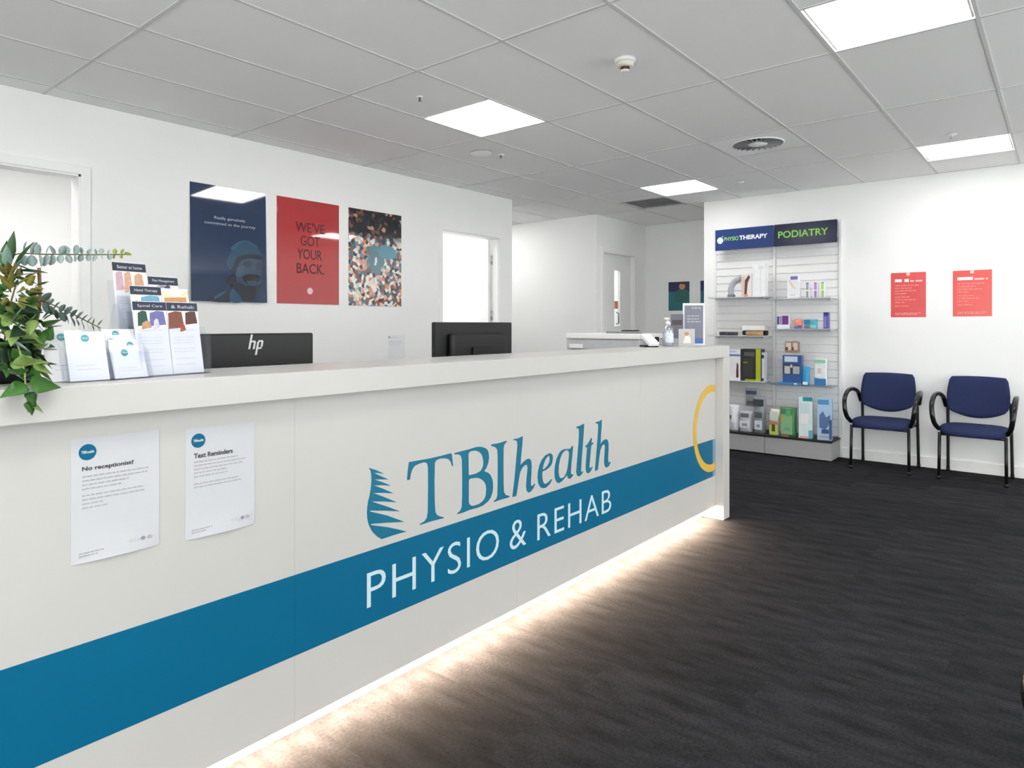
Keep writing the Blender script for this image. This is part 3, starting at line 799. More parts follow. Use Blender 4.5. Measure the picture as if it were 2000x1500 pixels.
# red lettered poster
t = sheet_root('lettered_poster', 'red glossy poster reading We\'ve got your back', 'poster', 2.892, WY - 0.005, 1.487, FACE_Y)
box('board', (0, 0, -0.004), (PW, PH, 0), M_PR, t, 0.0006)
M_MAR = mat('maroon_print', (92, 38, 44), 0.2, 0.4)
for s, x, y, w in (("WE'VE", 0.165, 0.578, 0.275), ('GOT', 0.21, 0.468, 0.185), ('YOUR', 0.18, 0.360, 0.235), ('BACK.', 0.175, 0.245, 0.265)):
    lettering(t, s, x, y, w, 0.082, M_MAR, 0.0004, weight=0.012)
flat('emblem', [disc(0.30, 0.105, 0.027)], mat('pink_print', (235, 200, 205), 0.3), t, 0.0004)
# crowd poster
t = sheet_root('crowd_poster', 'poster of a colourful sports crowd, nearest the open door', 'poster', 3.578, WY - 0.005, 1.486, FACE_Y)
bm = bmesh.new(); add_box(bm, (0, 0, -0.004), (PW + 0.012, PH, 0), 0.0006)
obj('board', bm_mesh(bm), crowd_material(), t)
# small faint notice on back wall
t = sheet_root('wall_memo', 'small white memo sheet low on wall between the monitors', 'notice', 4.02, WY - 0.001, 1.0, FACE_Y)
box('sheet', (0, 0, -0.0004), (0.205, 0.225, 0.0002), M_PAPER, t, 0)
flat('logo_dot', [disc(0.012, 0.205, 0.009, 14)], mat('icon_cobalt', (90, 140, 200)), t, 0.0003)
greek_lines(t, [(0.03, 0.11, 0.202), (0.012, 0.16, 0.165), (0.012, 0.17, 0.15), (0.012, 0.14, 0.135)], M_LGREY, 0.0004, 0.004, 4)

def red_notice(label, y, z, w, h, col, seed):
    t = sheet_root('red_notice', label, 'notice', WX - 0.0015, y, z, FACE_X)
    box('sheet', (0, 0, -0.001), (w, h, 0), mat('red_sheet_%d' % seed, col, 0.22, 0.5, var=0.05, scale=6), t, 0)
    mp = mat('pink_tint', (250, 205, 200), 0.4)
    flat('tab', [disc(w * 0.5, h * 0.965, 0.016, 16)], mp, t, 0.0002)
    lettering(t, 'Please', w * 0.14, h * 0.80, w * 0.36, h * 0.065, M_PUREW, 0.0003, weight=0.02, name='heading_bar') if False else None
    m2 = mat('pink_text', (240, 140, 132), 0.4)
    greek_lines(t, [(w * 0.12, w * 0.52, h * 0.79)], M_PUREW, 0.0003, h * 0.065, seed, 'heading_text')
    greek_lines(t, [(w * 0.56, w * 0.90, h * 0.79)], mp, 0.0003, h * 0.035, seed, 'subheading_text')
    rows = [(w * 0.12, w * r_, h * v) for r_, v in ((0.8, 0.70), (0.6, 0.64), (0.75, 0.58), (0.45, 0.52), (0.55, 0.44), (0.7, 0.38), (0.4, 0.32), (0.5, 0.24), (0.85, 0.08), (0.8, 0.05))]
    greek_lines(t, rows, m2, 0.0003, h * 0.022, seed + 1)
red_notice('left red notice on wall above the blue chairs', 1.278, 1.390, 0.285, 0.420, (226, 84, 84), 1)
red_notice('right red notice on wall above the blue chairs', 0.786, 1.394, 0.287, 0.412, (228, 70, 62), 2)

def passage_poster(label, y, z, w, h):
    t = sheet_root('teal_poster', label, 'poster', 8.545, y, z, FACE_X)
    box('board', (0, 0, -0.003), (w, h, 0), mat('teal_poster', (32, 112, 122), 0.3, var=0.15, scale=8), t, 0)
    flat('dark_band', [rect(0, h * 0.66, w, h)], mat('poster_dark', (34, 50, 92), 0.3), t, 0.0003)
    flat('person_print', [[(w * .35, h * .3), (w * .3, h * .6), (w * .5, h * .75), (w * .9, h * .72), (w * 1.0, h * .5), (w * .9, h * .3)]], mat('shirt_print', (38, 100, 100), 0.3), t, 0.0006)
    flat('face_print', [disc(w * .66, h * .84, 0.045, 16)], mat('skin_print', (190, 140, 110), 0.3), t, 0.0009)
    flat('hair_print', [[(w * .5, h * .9), (w * .55, h * 1.0), (w * .75, h * 1.0), (w * .88, h * .93), (w * .88, h * .76), (w * .8, h * .9), (w * .62, h * .93)]], mat('hair_print', (70, 46, 40), 0.3), t, 0.0012)
passage_poster('teal poster of a person on the passage end wall', 4.155, 1.51, 0.30, 0.39)
passage_poster('second teal poster on end wall, mostly hidden by the corner', 3.70, 1.51, 0.30, 0.39)

# ------------------------------------------------------------------ monitors and desk things
def monitor(label, x0, x1, y, zt, hgt, logo, hump):
    cx = (x0 + x1) / 2; w = x1 - x0
    t = thing('computer_monitor', label, 'monitor', (cx, y, 0.742), group='monitors behind the counter')
    top = zt - 0.742
    sh = box('housing', (-w / 2, 0, top - hgt), (w / 2, 0.028, top), M_BLACK, t, 0.006, 2)
    box('screen', (-w / 2 + 0.008, 0.0282, top - hgt + 0.012), (w / 2 - 0.008, 0.0295, top - 0.008), M_BLACKG, t, 0)
    if hump:
        box('rear_cover', (-w * 0.36, -0.035, top - hgt * 0.86), (w * 0.36, 0.002, top - 0.055), M_BLACK, t, 0.02, 3)
        box('vent_lip', (-w * 0.12, -0.05, top - 0.17), (w * 0.14, -0.033, top - 0.125), M_BLACK, t, 0.004)
        yb = -0.05
    else:
        yb = -0.012
    box('stand_neck', (-0.045, yb - 0.022, 0.012), (0.045, yb + 0.012, top - hgt * 0.45), M_DARK, t, 0.005)
    box('stand_base', (-0.13, yb - 0.05, 0.0), (0.13, yb + 0.17, 0.012), M_DARK, t, 0.004)
    if logo:
        s = 0.20                                   # slant
        def bar(x, z0, z1, wd=0.0075):
            return [(x + s * z0 - wd / 2, z0), (x + s * z0 + wd / 2, z0), (x + s * z1 + wd / 2, z1), (x + s * z1 - wd / 2, z1)]
        lg = [bar(-0.020, -0.008, 0.046), bar(-0.002, -0.008, 0.018), bar(0.011, -0.030, 0.020), bar(0.028, 0.0, 0.020),
              [(-0.016, 0.017), (0.004, 0.017), (0.003, 0.0235), (-0.015, 0.0235)], [(0.016, 0.018), (0.035, 0.018), (0.034, 0.0245), (0.016, 0.0245)], [(0.010, -0.008), (0.026, -0.008), (0.030, -0.002), (0.011, -0.002)]]
        bm = bmesh.new()
        for i, q in enumerate(lg):
            vs = [bm.verts.new((px, pz, 0.0)) for px, pz in q]
            ws = [bm.verts.new((px, pz, 0.0012 + 0.0001 * i)) for px, pz in q]
            bm.faces.new(ws); bm.faces.new(vs[::-1])
            for a in range(4):
                bm.faces.new((vs[a], vs[(a + 1) % 4], ws[(a + 1) % 4], ws[a]))
        obj('logo', bm_mesh(bm), mat('silver_logo', (205, 205, 208), 0.3, 0.5), t, (1.326 - cx, 0.0, 1.237 - 0.742), FACE_Y)
monitor('black monitor with silver logo on its back, beside brochures', 1.09, 1.582, 2.30, 1.287, 0.31, True, False)
monitor('black monitor with raised rear cover, in front of open door', 2.263, 2.846, 2.30, 1.332, 0.36, False, True)

# printer at the end of the work top
t = thing('office_printer', 'low white and grey printer behind the right end of counter', 'printer', (4.20, 2.50, 0.742))
box('body', (-0.14, -0.31, 0.06), (0.20, 0.27, 0.40), M_LGREY, t, 0.008, 2)
box('base', (-0.12, -0.29, 0.0), (0.18, 0.25, 0.06), M_GREY, t, 0.004)
box('scanner_lid', (-0.15, -0.315, 0.478), (0.21, 0.275, 0.516), M_WHITEP, t, 0.006, 2)
box('scanner_bed', (-0.142, -0.312, 0.402), (0.202, 0.272, 0.476), mat('printer_grey', (186, 187, 190), 0.4), t, 0.006)
box('paper_label', (-0.146, 0.13, 0.412), (-0.143, 0.245, 0.44), M_WHITEP, t, 0)
box('front_slot', (-0.143, -0.25, 0.25), (-0.139, 0.2, 0.30), M_BLACK, t, 0.0005)
t = thing('remote_control', 'small dark handset lying on top of the white printer', 'handset', (4.2, 2.42, 1.258))
box('body', (-0.03, -0.17, 0.0), (0.03, 0.09, 0.016), M_GREY, t, 0.005, 2)
box('keypad', (-0.024, -0.15, 0.016), (0.024, -0.03, 0.024), M_BLACK, t, 0.003)

t = thing('card_terminal', 'small white payment terminal on black base at counter end', 'card terminal', (3.92, 2.04, TOPZ), (0, 0, R(-35)))
box('base', (-0.05, -0.04, 0), (0.05, 0.04, 0.012), M_BLACK, t, 0.004)
bm = bmesh.new(); add_box(bm, (-0.036, -0.07, 0.0), (0.036, 0.07, 0.025), 0.006, 2)
obj('body', bm_mesh(bm), M_WHITEP, t, (0, 0, 0.035), (R(25), 0, 0))
box('screen', (0.05, -0.03, 0.015), (0.056, 0.02, 0.065), M_BLACK, t, 0.002)

t = thing('sanitiser_bottle', 'white pump sanitiser bottle on the right end of counter', 'bottle', (4.125, 2.01, TOPZ))
lathe('bottle', [(0, 0), (0.034, 0), (0.036, 0.006), (0.036, 0.105), (0.030, 0.125), (0.014, 0.135), (0.014, 0.145), (0, 0.145)], clear('bottle_plastic', (236, 238, 246), 0.35, 0.2), t, 24)
lathe('liquid', [(0, 0.003), (0.032, 0.003), (0.033, 0.095), (0, 0.095)], mat('gel', (226, 230, 240), 0.2), t, 24)
lathe('pump_collar', [(0.016, 0.142), (0.016, 0.16), (0.006, 0.163), (0.006, 0.178), (0, 0.178)], M_WHITEP, t, 16)
box('pump_nozzle', (-0.042, -0.009, 0.175), (0.012, 0.009, 0.189), M_WHITEP, t, 0.004)
bm = bmesh.new()
n = 10
for a, b in zip(range(n), range(1, n + 1)):
    f = lambda k: R(180 + 120 * k / n)
    v = [bm.verts.new((0.0366 * math.cos(f(k)), 0.0366 * math.sin(f(k)), z)) for k, z in ((a, 0.025), (b, 0.025), (b, 0.085), (a, 0.085))]
    bm.faces.new(v)
obj('label', bm_mesh(bm), mat('label_blue', (214, 222, 236), 0.4), t)

FY2 = (R(90), 0, R(-55))
t = thing('sign_stand', 'grey information sign in white stand at the counter end', 'sign', (4.405, 2.035, TOPZ), FY2)
box('frame', (0, 0.004, -0.006), (0.15, 0.292, 0), M_WHITEP, t, 0.002)
flat('grey_print', [rect(0.012, 0.035, 0.138, 0.276)], mat('slate_print', (128, 130, 146), 0.35), t, 0.0002)
flat('blue_print', [rect(0.04, 0.012, 0.138, 0.05)], mat('blue_print', (70, 112, 180), 0.35), t, 0.001)
greek_lines(t, [(0.06, 0.13, 0.255), (0.03, 0.12, 0.20), (0.03, 0.11, 0.18), (0.03, 0.12, 0.16)], M_LGREY, 0.0012, 0.006, 3)
box('foot', (0.0, 0.0, -0.05), (0.15, 0.004, 0.03), M_WHITEP, t, 0.001)
t = thing('leaflet_stand', 'dark leaflet in clear stand behind the sanitiser bottle', 'leaflet', (4.30, 2.075, TOPZ), FY2)
box('leaflet', (0.0, 0.05, -0.002), (0.085, 0.215, 0), mat('dusk_print', (108, 106, 120), 0.4), t, 0)
box('stand', (-0.004, 0, -0.006), (0.089, 0.12, -0.003), M_ACRYL, t, 0)
box('foot', (-0.004, 0, -0.045), (0.089, 0.003, 0.03), M_ACRYL, t, 0)
flat('photo_print', [rect(0.008, 0.14, 0.077, 0.175)], mat('dark_photo', (70, 62, 66), 0.4), t, 0.0003)
t = thing('photo_card', 'small white card with a portrait photo beside the sanitiser', 'card', (4.19, 1.965, TOPZ), FY2)
box('card', (0, 0.0, -0.002), (0.105, 0.115, 0), mat('card_grey', (196, 192, 192), 0.4), t, 0)
flat('photo_print', [[(0.03, 0.02), (0.08, 0.02), (0.075, 0.055), (0.055, 0.085), (0.04, 0.06)]], mat('cream_print', (238, 232, 222), 0.4), t, 0.0003)
flat('face_print', [disc(0.052, 0.082, 0.014, 14)], mat('skin_print', (190, 140, 110), 0.3), t, 0.0006)
box('easel', (0.03, 0, -0.04), (0.075, 0.004, -0.0022), mat('card_grey', (196, 192, 192), 0.4), t, 0)

# ------------------------------------------------------------------ brochures
def leaflet(name, label, base, yaw, tilt, w, h, group, draw):
    """A printed sheet standing tilted: local x across, y up the sheet, z towards the reader."""
    t = thing(name, label, 'brochure', base, (R(90) - R(tilt), 0, R(yaw)), group)
    box('sheet', (0, 0, -0.0016), (w, h, 0), M_PAPER, t, 0)
    draw(t, w, h)
    return t

def dl(header, text, pics):
    def draw(t, w, h):
      if text:
          flat('header', [rect(0, h - 0.026, w, h - 0.002)], mat('header_navy', (44, 52, 72), 0.4), t, 0.0002, 0.0004)
          lettering(t, text, w * 0.14, h - 0.019, w * 0.74, 0.0095, mat('pale_ink', (206, 210, 218), 0.5), 0.0007, thick=0.0003)
      for k, (x0, y0, x1, y1, c) in enumerate(pics):
            pts = [(w * x0, h * y0), (w * x1, h * (y0 + 0.02)), (w * (x1 - 0.04), h * y1), (w * ((x0 + x1) / 2), h * min(y1 + 0.015, 0.87)), (w * (x0 + 0.03), h * (y1 - 0.02))]
            flat('photo_print', [pts], mat('photo_%d_%d_%d' % c, c, 0.45, var=0.15, scale=60), t, 0.0002 + 0.00015 * k, 0.0002)
      greek_lines(t, [(w * 0.12, w * 0.8, h * v) for v in (0.6, 0.5, 0.46, 0.42, 0.34, 0.3, 0.2, 0.12)], mat('faint_ink', (224, 225, 230), 0.6), 0.0003, 0.0025, 7)
    return draw

HY = 10.0                      # the rack is turned a little
HB = Vector((0.765, 1.905, TOPZ))
_cy, _sy = math.cos(R(HY)), math.sin(R(HY))
def hl(x, y, z):
    return HB + Vector((x * _cy - y * _sy, x * _sy + y * _cy, z))

rack = thing('brochure_rack', 'clear acrylic tiered rack of brochures on the counter', 'brochure rack', tuple(HB), (0, 0, R(HY)))
TI = 10
tiers = ((0.0, 0.0), (0.048, 0.045), (0.096, 0.09))
for k, (y, z) in enumerate(tiers):
    bm = bmesh.new()
    add_box(bm, (-0.004, -0.008, 0), (0.206, -0.0055, 0.135))
    obj('pocket_front', bm_mesh(bm), M_ACRYL, rack, (0, y - 0.006, z), (R(-TI), 0, 0))
    bm = bmesh.new()
    add_box(bm, (-0.004, 0.0, 0), (0.206, 0.0025, 0.18))
    obj('pocket_back', bm_mesh(bm), M_ACRYL, rack, (0, y + 0.024, z), (R(-TI), 0, 0))
    box('pocket_floor', (-0.004, y - 0.014, z), (0.206, y + 0.027, z + 0.0025), M_ACRYL, rack, 0)
for x in (-0.0065, 0.206):
    bm = bmesh.new()
    prof = [(-0.016, 0), (0.15, 0), (0.15, 0.10), (0.118, 0.20), (0.10, 0.20), (0.03, 0.12), (-0.012, 0.12)]
    a = [bm.verts.new((x, py, pz)) for py, pz in prof]; b = [bm.verts.new((x + 0.0025, py, pz)) for py, pz in prof]
    bm.faces.new(a); bm.faces.new(b[::-1])
    for i in range(len(prof)):
        j = (i + 1) % len(prof)
        bm.faces.new((a[i], a[j], b[j], b[i]))
    obj('side', bm_mesh(bm), M_ACRYL, rack)
box('base', (-0.004, -0.014, 0), (0.206, 0.15, 0.002), M_ACRYL, rack, 0)

BR = [('front left brochure in the tiered rack, navy header over group photo', 0.0, 0.0, 0.0, 0.098, 'Spinal Care', ((0.1, 0.66, 0.42, 0.86, (44, 84, 70)), (0.45, 0.66, 0.95, 0.86, (112, 112, 168)), (0.2, 0.62, 0.5, 0.72, (196, 150, 110)), (0.55, 0.62, 0.75, 0.75, (214, 210, 226)))),
      ('front right brochure in the tiered rack, brown photo under header', 0.1, 0.0, 0.0, 0.098, '& Rehab', ((0.0, 0.62, 0.5, 0.86, (128, 76, 58)), (0.55, 0.68, 0.95, 0.87, (88, 58, 50)), (0.35, 0.58, 0.55, 0.68, (186, 70, 66)))),
      ('middle left brochure in the tiered rack with blue photo', 0.022, 1, 0.0, 0.092, 'Hand Therapy', ((0.02, 0.5, 0.3, 0.78, (22, 84, 130)), (0.3, 0.7, 0.95, 0.86, (110, 168, 196)))),
      ('middle right brochure in the tiered rack with tan photo', 0.116, 1, -0.004, 0.085, '', ((0.05, 0.6, 0.95, 0.88, (206, 150, 104)), (0.0, 0.86, 1.0, 0.97, (244, 226, 190)), (0.5, 0.62, 0.9, 0.8, (176, 110, 84)))),
      ('rearmost left brochure of the tiered rack, tallest with pink photo', 0.0, 2, 0.022, 0.098, 'Better at home', ((0.05, 0.6, 0.3, 0.86, (214, 176, 190)), (0.3, 0.58, 0.55, 0.86, (220, 170, 144)), (0.6, 0.66, 0.9, 0.84, (206, 160, 130)))),
      ('rearmost right brochure of the tiered rack with dark header', 0.104, 2, -0.012, 0.095, 'Pain Management', ((0.2, 0.72, 0.6, 0.86, (150, 152, 164)), (0.5, 0.74, 0.75, 0.86, (74, 66, 70))))]
for lb, x, k, dz, w, tx, pics in BR:
    y, z = tiers[int(k)]
    b = hl(x, y + 0.004, z + 0.003 + max(dz, 0))
    leaflet('brochure', lb, tuple(b), HY, TI, w, 0.208 + min(dz, 0), 'brochures in the tiered rack', dl('n', tx, pics))

# two small leaflet holders
def small_holder(label, x, y, yaw):
    t = thing('leaflet_holder', label, 'leaflet holder', (x, y, TOPZ), (0, 0, R(yaw)))
    bm = bmesh.new(); add_box(bm, (0, 0, 0), (0.106, 0.0022, 0.075)); obj('pocket_front', bm_mesh(bm), M_ACRYL, t, (0, -0.006, 0), (R(-18), 0, 0))
    bm = bmesh.new(); add_box(bm, (0, 0, 0), (0.106, 0.0022, 0.12)); obj('pocket_back', bm_mesh(bm), M_ACRYL, t, (0, 0.030, 0), (R(-18), 0, 0))
    box('floor', (0, -0.004, 0), (0.106, 0.075, 0.002), M_ACRYL, t, 0)
    for xx in (-0.0024, 0.106):
        bm = bmesh.new()
        prof = [(-0.006, 0), (0.075, 0), (0.066, 0.10), (0.018, 0.075)]
        a = [bm.verts.new((xx, py, pz)) for py, pz in prof]; b = [bm.verts.new((xx + 0.0024, py, pz)) for py, pz in prof]
        bm.faces.new(a); bm.faces.new(b[::-1])
        for i in range(4):
            bm.faces.new((a[i], a[(i + 1) % 4], b[(i + 1) % 4], b[i]))
        obj('side', bm_mesh(bm), M_ACRYL, t)

def card(cx, cy):
    def draw(t, w, h):
        tbi_roundel(t, w * cx, h * cy, 0.0095, 0.0003)
        greek_lines(t, [(w * 0.2, w * 0.7, h * 0.3), (w * 0.2, w * 0.8, h * 0.22)], mat('faint_ink', (224, 225, 230), 0.6), 0.0003, 0.002, 2)
    return draw

def holder_pt(x, y, yaw, lx, ly, lz):
    c, s = math.cos(R(yaw)), math.sin(R(yaw))
    return (x + lx * c - ly * s, y + lx * s + ly * c, TOPZ + lz)

H1 = (0.578, 1.856, 4); H2 = (0.684, 1.866, 12)
small_holder('left small clear holder of leaflets beside the plant', *H1)
small_holder('right small clear holder of leaflets beside the tiered rack', *H2)
for lb, hh, lx, ly, lz, h, ax, ay in (
        ('leaflet with teal roundel at the front of left holder', H1, 0.006, 0.004, 0.003, 0.128, 0.5, 0.86),
        ('leaflet with teal roundel leaning behind, half hidden by leaves', H1, -0.034, 0.028, 0.003, 0.132, 0.45, 0.86),
        ('front leaflet with low teal roundel in right holder', H2, 0.004, 0.002, 0.003, 0.088, 0.42, 0.78),
        ('second leaflet in right holder, roundel at its right', H2, 0.010, 0.009, 0.003, 0.106, 0.62, 0.84),
        ('third leaflet in right holder, roundel at its left', H2, 0.002, 0.017, 0.003, 0.118, 0.22, 0.84),
        ('tallest leaflet at the back of the right holder', H2, 0.006, 0.024, 0.003, 0.134, 0.40, 0.90)):
    leaflet('leaflet', lb, holder_pt(*hh, lx, ly, lz), hh[2], 18, 0.092, h, 'leaflets with teal roundels', card(ax, ay))
t = thing('pen', 'black pen standing between the two leaflet holders', 'pen', (0.689, 1.905, TOPZ + 0.002))
tube('barrel', [(0, 0, 0), (-0.012, 0.02, 0.085)], 0.0045, M_BLACK, t, curve=False)
tube('cap', [(-0.012, 0.02, 0.085), (-0.017, 0.0275, 0.117)], 0.0056, M_BLACKG, t, curve=False)

# ------------------------------------------------------------------ plant arrangement
rng = random.Random(5)
plant = thing('plant_arrangement', 'leafy arrangement in black pot at the left end of counter', 'plant', (0.49, 2.0, TOPZ))
PB = Vector((0.49, 2.0, TOPZ))
lathe('pot', [(0, 0), (0.055, 0), (0.062, 0.01), (0.072, 0.095), (0.072, 0.102), (0.066, 0.102), (0.064, 0.09), (0, 0.088)], M_BLACK, plant, 28)
def leaf_mesh(prof, fold=0.15, bend=0.12):
    """prof: (along, half width) pairs, unit length along +X."""
    bm = bmesh.new()
    mid, lt, rt = [], [], []
    for u, w in prof:
        z = -bend * u * u
        mid.append(bm.verts.new((u, 0, z)))
        lt.append(bm.verts.new((u, w, z + fold * w)))
        rt.append(bm.verts.new((u, -w, z + fold * w)))
    for i in range(len(prof) - 1):
        bm.faces.new((mid[i], mid[i + 1], lt[i + 1], lt[i]))
        bm.faces.new((rt[i], rt[i + 1], mid[i + 1], mid[i]))
    bmesh.ops.remove_doubles(bm, verts=bm.verts, dist=1e-5)
    g = bmesh.ops.extrude_face_region(bm, geom=list(bm.faces))
    for v in g['geom']:
        if isinstance(v, bmesh.types.BMVert):
            v.co.z -= 0.012
    return bm_mesh(bm, 'leaf', True)
LANCE = [(0, 0.008), (0.15, 0.08), (0.4, 0.13), (0.7, 0.09), (1, 0.002)]
ROUND = [(0, 0.02), (0.12, 0.28), (0.4, 0.46), (0.7, 0.42), (0.92, 0.2), (1, 0.01)]
HEART = [(0, 0.03), (0.06, 0.3), (0.22, 0.42), (0.5, 0.3), (0.78, 0.13), (1, 0.004)]
def leafmat(n, c):
    return mat(n, c, 0.42, 0.35, var=0.18, scale=25, rnd=0.16)
LM = {}
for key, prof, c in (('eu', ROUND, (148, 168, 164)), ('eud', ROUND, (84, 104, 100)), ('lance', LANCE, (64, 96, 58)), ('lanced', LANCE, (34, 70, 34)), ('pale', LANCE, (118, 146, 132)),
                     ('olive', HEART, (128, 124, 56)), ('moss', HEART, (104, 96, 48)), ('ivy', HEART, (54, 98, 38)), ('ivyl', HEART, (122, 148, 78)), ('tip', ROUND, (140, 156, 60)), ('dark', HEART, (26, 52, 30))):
    me = leaf_mesh(prof)
    me.materials.append(leafmat('leaf_' + key, c))
    LM[key] = me
M_STEM = mat('stem', (96, 88, 58), 0.6)
M_TWIG = mat('twig', (150, 108, 80), 0.6)
def branch(pts, r, m=M_STEM):
    P = [Vector(p) - PB for p in pts]
    return tube('stem', P, r, m, plant, 6, True, 5)
def leaf(parent, kind, pos, direction, size, roll=0.0, width=1.0):
    d = Vector(direction).normalized()
    up = Vector((0, 0, 1)) if abs(d.z) < 0.95 else Vector((0, 1, 0))
    s = up.cross(d).normalized()
    u = d.cross(s)
    M = Matrix((d, s, u)).transposed()
    M = M @ Matrix.Rotation(roll, 3, 'X')
    o = bpy.data.objects.new('leaf', LM[kind])
    o.matrix_local = Matrix.Translation(Vector(pos) - PB) @ M.to_4x4() @ Matrix.Diagonal((size, size * width, size, 1))
    link(o, parent)

# long eucalyptus sprig reaching right
e1 = [(0.47, 2.0, 1.27), (0.46, 1.985, 1.42), (0.492, 1.97, 1.488), (0.56, 1.968, 1.497), (0.66, 1.968, 1.504), (0.752, 1.97, 1.512)]
b = branch(e1, 0.0016)
N1 = 15
for k in range(N1):
    f = k / (N1 - 1)
    x = 0.515 + 0.225 * f
    z = 1.492 + 0.020 * f
    sz = 0.034 * (1 - 0.55 * f)
    kind = 'eu' if k < N1 - 2 else 'tip'
    for sgn in (1, -1):
        leaf(b, kind, (x, 1.968, z), (rng.uniform(-0.25, 0.35), rng.uniform(-0.45, 0.45), sgn), sz * rng.uniform(0.8, 1.1), rng.uniform(-1.4, 1.4), 0.8)
leaf(b, 'tip', (0.748, 1.97, 1.512), (1, 0, 0.2), 0.02, 0.6)
# lower sprig
b = branch([(0.50, 1.99, 1.28), (0.52, 1.975, 1.36), (0.55, 1.965, 1.378), (0.60, 1.958, 1.357), (0.684, 1.955, 1.310)], 0.0014)
for k in range(11):
    f = k / 10
    x = 0.552 + 0.125 * f; z = 1.376 - 0.060 * f - 0.008 * math.sin(PI * f)
    for sgn in (1, -1):
        leaf(b, 'eud' if k < 8 else 'lance', (x, 1.957, z), (0.5, rng.uniform(-0.5, 0.5), sgn * 0.9), rng.uniform(0.018, 0.027) * (1.2 - 0.35 * f), rng.uniform(-1.4, 1.4), 0.75)
# upright long leaves
b = branch([(0.47, 1.99, 1.27), (0.468, 1.975, 1.38), (0.485, 1.965, 1.47)], 0.0022)
for p, d_, s_, k in (((0.487, 1.965, 1.47), (0.02, 0, 1), 0.078, 'lance'), ((0.492, 1.965, 1.455), (0.42, 0, 0.9), 0.082, 'lance'), ((0.48, 1.96, 1.46), (-0.4, 0.1, 0.8), 0.08, 'pale'), ((0.485, 1.96, 1.44), (0.3, -0.3, 0.7), 0.06, 'pale'),
                     ((0.49, 1.96, 1.468), (1, -0.1, -0.30), 0.062, 'lanced'), ((0.478, 1.955, 1.45), (-0.1, -0.4, 0.9), 0.07, 'pale'), ((0.47, 1.95, 1.45), (0.1, 0.3, 1), 0.075, 'lance'), ((0.50, 1.955, 1.452), (0.8, -0.2, 0.05), 0.06, 'lanced'),
                     ((0.475, 1.95, 1.43), (0.7, -0.3, 0.3), 0.06, 'pale'), ((0.47, 1.95, 1.44), (0.5, -0.2, -0.1), 0.07, 'lance')):
    leaf(b, k, p, d_, s_, rng.uniform(-0.8, 0.8), 1.25)
# brown twig
branch([(0.53, 1.985, 1.27), (0.548, 1.968, 1.36), (0.547, 1.966, 1.462)], 0.0042, M_TWIG)
# yellow green cluster
b = branch([(0.48, 1.99, 1.27), (0.482, 1.96, 1.35), (0.495, 1.95, 1.42)], 0.002)
for k in range(105):
    a = rng.uniform(0, 2 * PI); t_ = rng.uniform(-1, 1); rr = rng.uniform(0.018, 0.062)
    d_ = Vector((math.cos(a) * math.sqrt(1 - t_ * t_), math.sin(a) * math.sqrt(1 - t_ * t_), t_))
    leaf(b, rng.choice(('olive', 'moss', 'olive', 'ivy', 'lance')), Vector((0.490, 1.945, 1.395)) + Vector((d_.x * rr * 0.95, d_.y * rr * 0.8, d_.z * rr)), d_, rng.uniform(0.022, 0.036), rng.uniform(-1.5, 1.5), 0.85)
# dark fill
b = branch([(0.485, 1.99, 1.27), (0.48, 1.93, 1.30), (0.478, 1.90, 1.27)], 0.0025)
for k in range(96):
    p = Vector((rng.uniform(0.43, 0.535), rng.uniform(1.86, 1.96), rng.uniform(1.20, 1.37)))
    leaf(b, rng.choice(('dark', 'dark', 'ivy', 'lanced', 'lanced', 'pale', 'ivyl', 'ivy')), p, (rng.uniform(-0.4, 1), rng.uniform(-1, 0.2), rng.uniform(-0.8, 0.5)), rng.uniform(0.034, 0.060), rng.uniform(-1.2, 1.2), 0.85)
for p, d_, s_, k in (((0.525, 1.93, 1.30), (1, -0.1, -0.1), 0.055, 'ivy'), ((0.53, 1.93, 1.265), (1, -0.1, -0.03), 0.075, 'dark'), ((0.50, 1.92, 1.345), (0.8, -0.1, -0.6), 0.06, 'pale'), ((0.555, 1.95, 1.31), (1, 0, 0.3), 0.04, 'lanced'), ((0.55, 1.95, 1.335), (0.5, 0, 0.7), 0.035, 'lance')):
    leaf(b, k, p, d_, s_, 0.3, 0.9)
# ivy over the counter edge
b = branch([(0.49, 1.97, 1.29), (0.478, 1.87, 1.27), (0.466, 1.775, 1.215), (0.458, 1.735, 1.17), (0.462, 1.732, 1.128)], 0.002, mat('ivy_stem', (150, 160, 110), 0.6))
for p, d_, s_, k, rl in (((0.466, 1.737, 1.188), (1, -0.05, -0.10), 0.062, 'ivy', 0.8), ((0.460, 1.737, 1.186), (-0.9, -0.1, -0.32), 0.055, 'ivy', -0.6), ((0.462, 1.732, 1.172), (0.3, -0.4, -0.9), 0.036, 'ivy', 0.2), ((0.462, 1.73, 1.152), (0.2, -0.3, -1), 0.032, 'ivy', 0.3), ((0.470, 1.73, 1.142), (0.9, -0.2, -0.7), 0.026, 'ivyl', 0.4),
                         ((0.472, 1.80, 1.232), (0.7, -0.4, 0.1), 0.05, 'ivyl', 0.3), ((0.470, 1.79, 1.225), (-0.2, -0.5, 0.5), 0.05, 'ivyl', 0.1), ((0.50, 1.84, 1.225), (1, -0.2, -0.5), 0.045, 'ivyl', 0.5), ((0.515, 1.85, 1.21), (0.8, -0.2, -0.7), 0.04, 'ivyl', -0.3), ((0.462, 1.77, 1.21), (-0.6, -0.4, 0.3), 0.045, 'ivy', 0.3), ((0.47, 1.765, 1.205), (0.6, -0.6, -0.5), 0.04, 'dark', 0.2)):
    leaf(b, k, p, d_, s_, rl, 1.05)

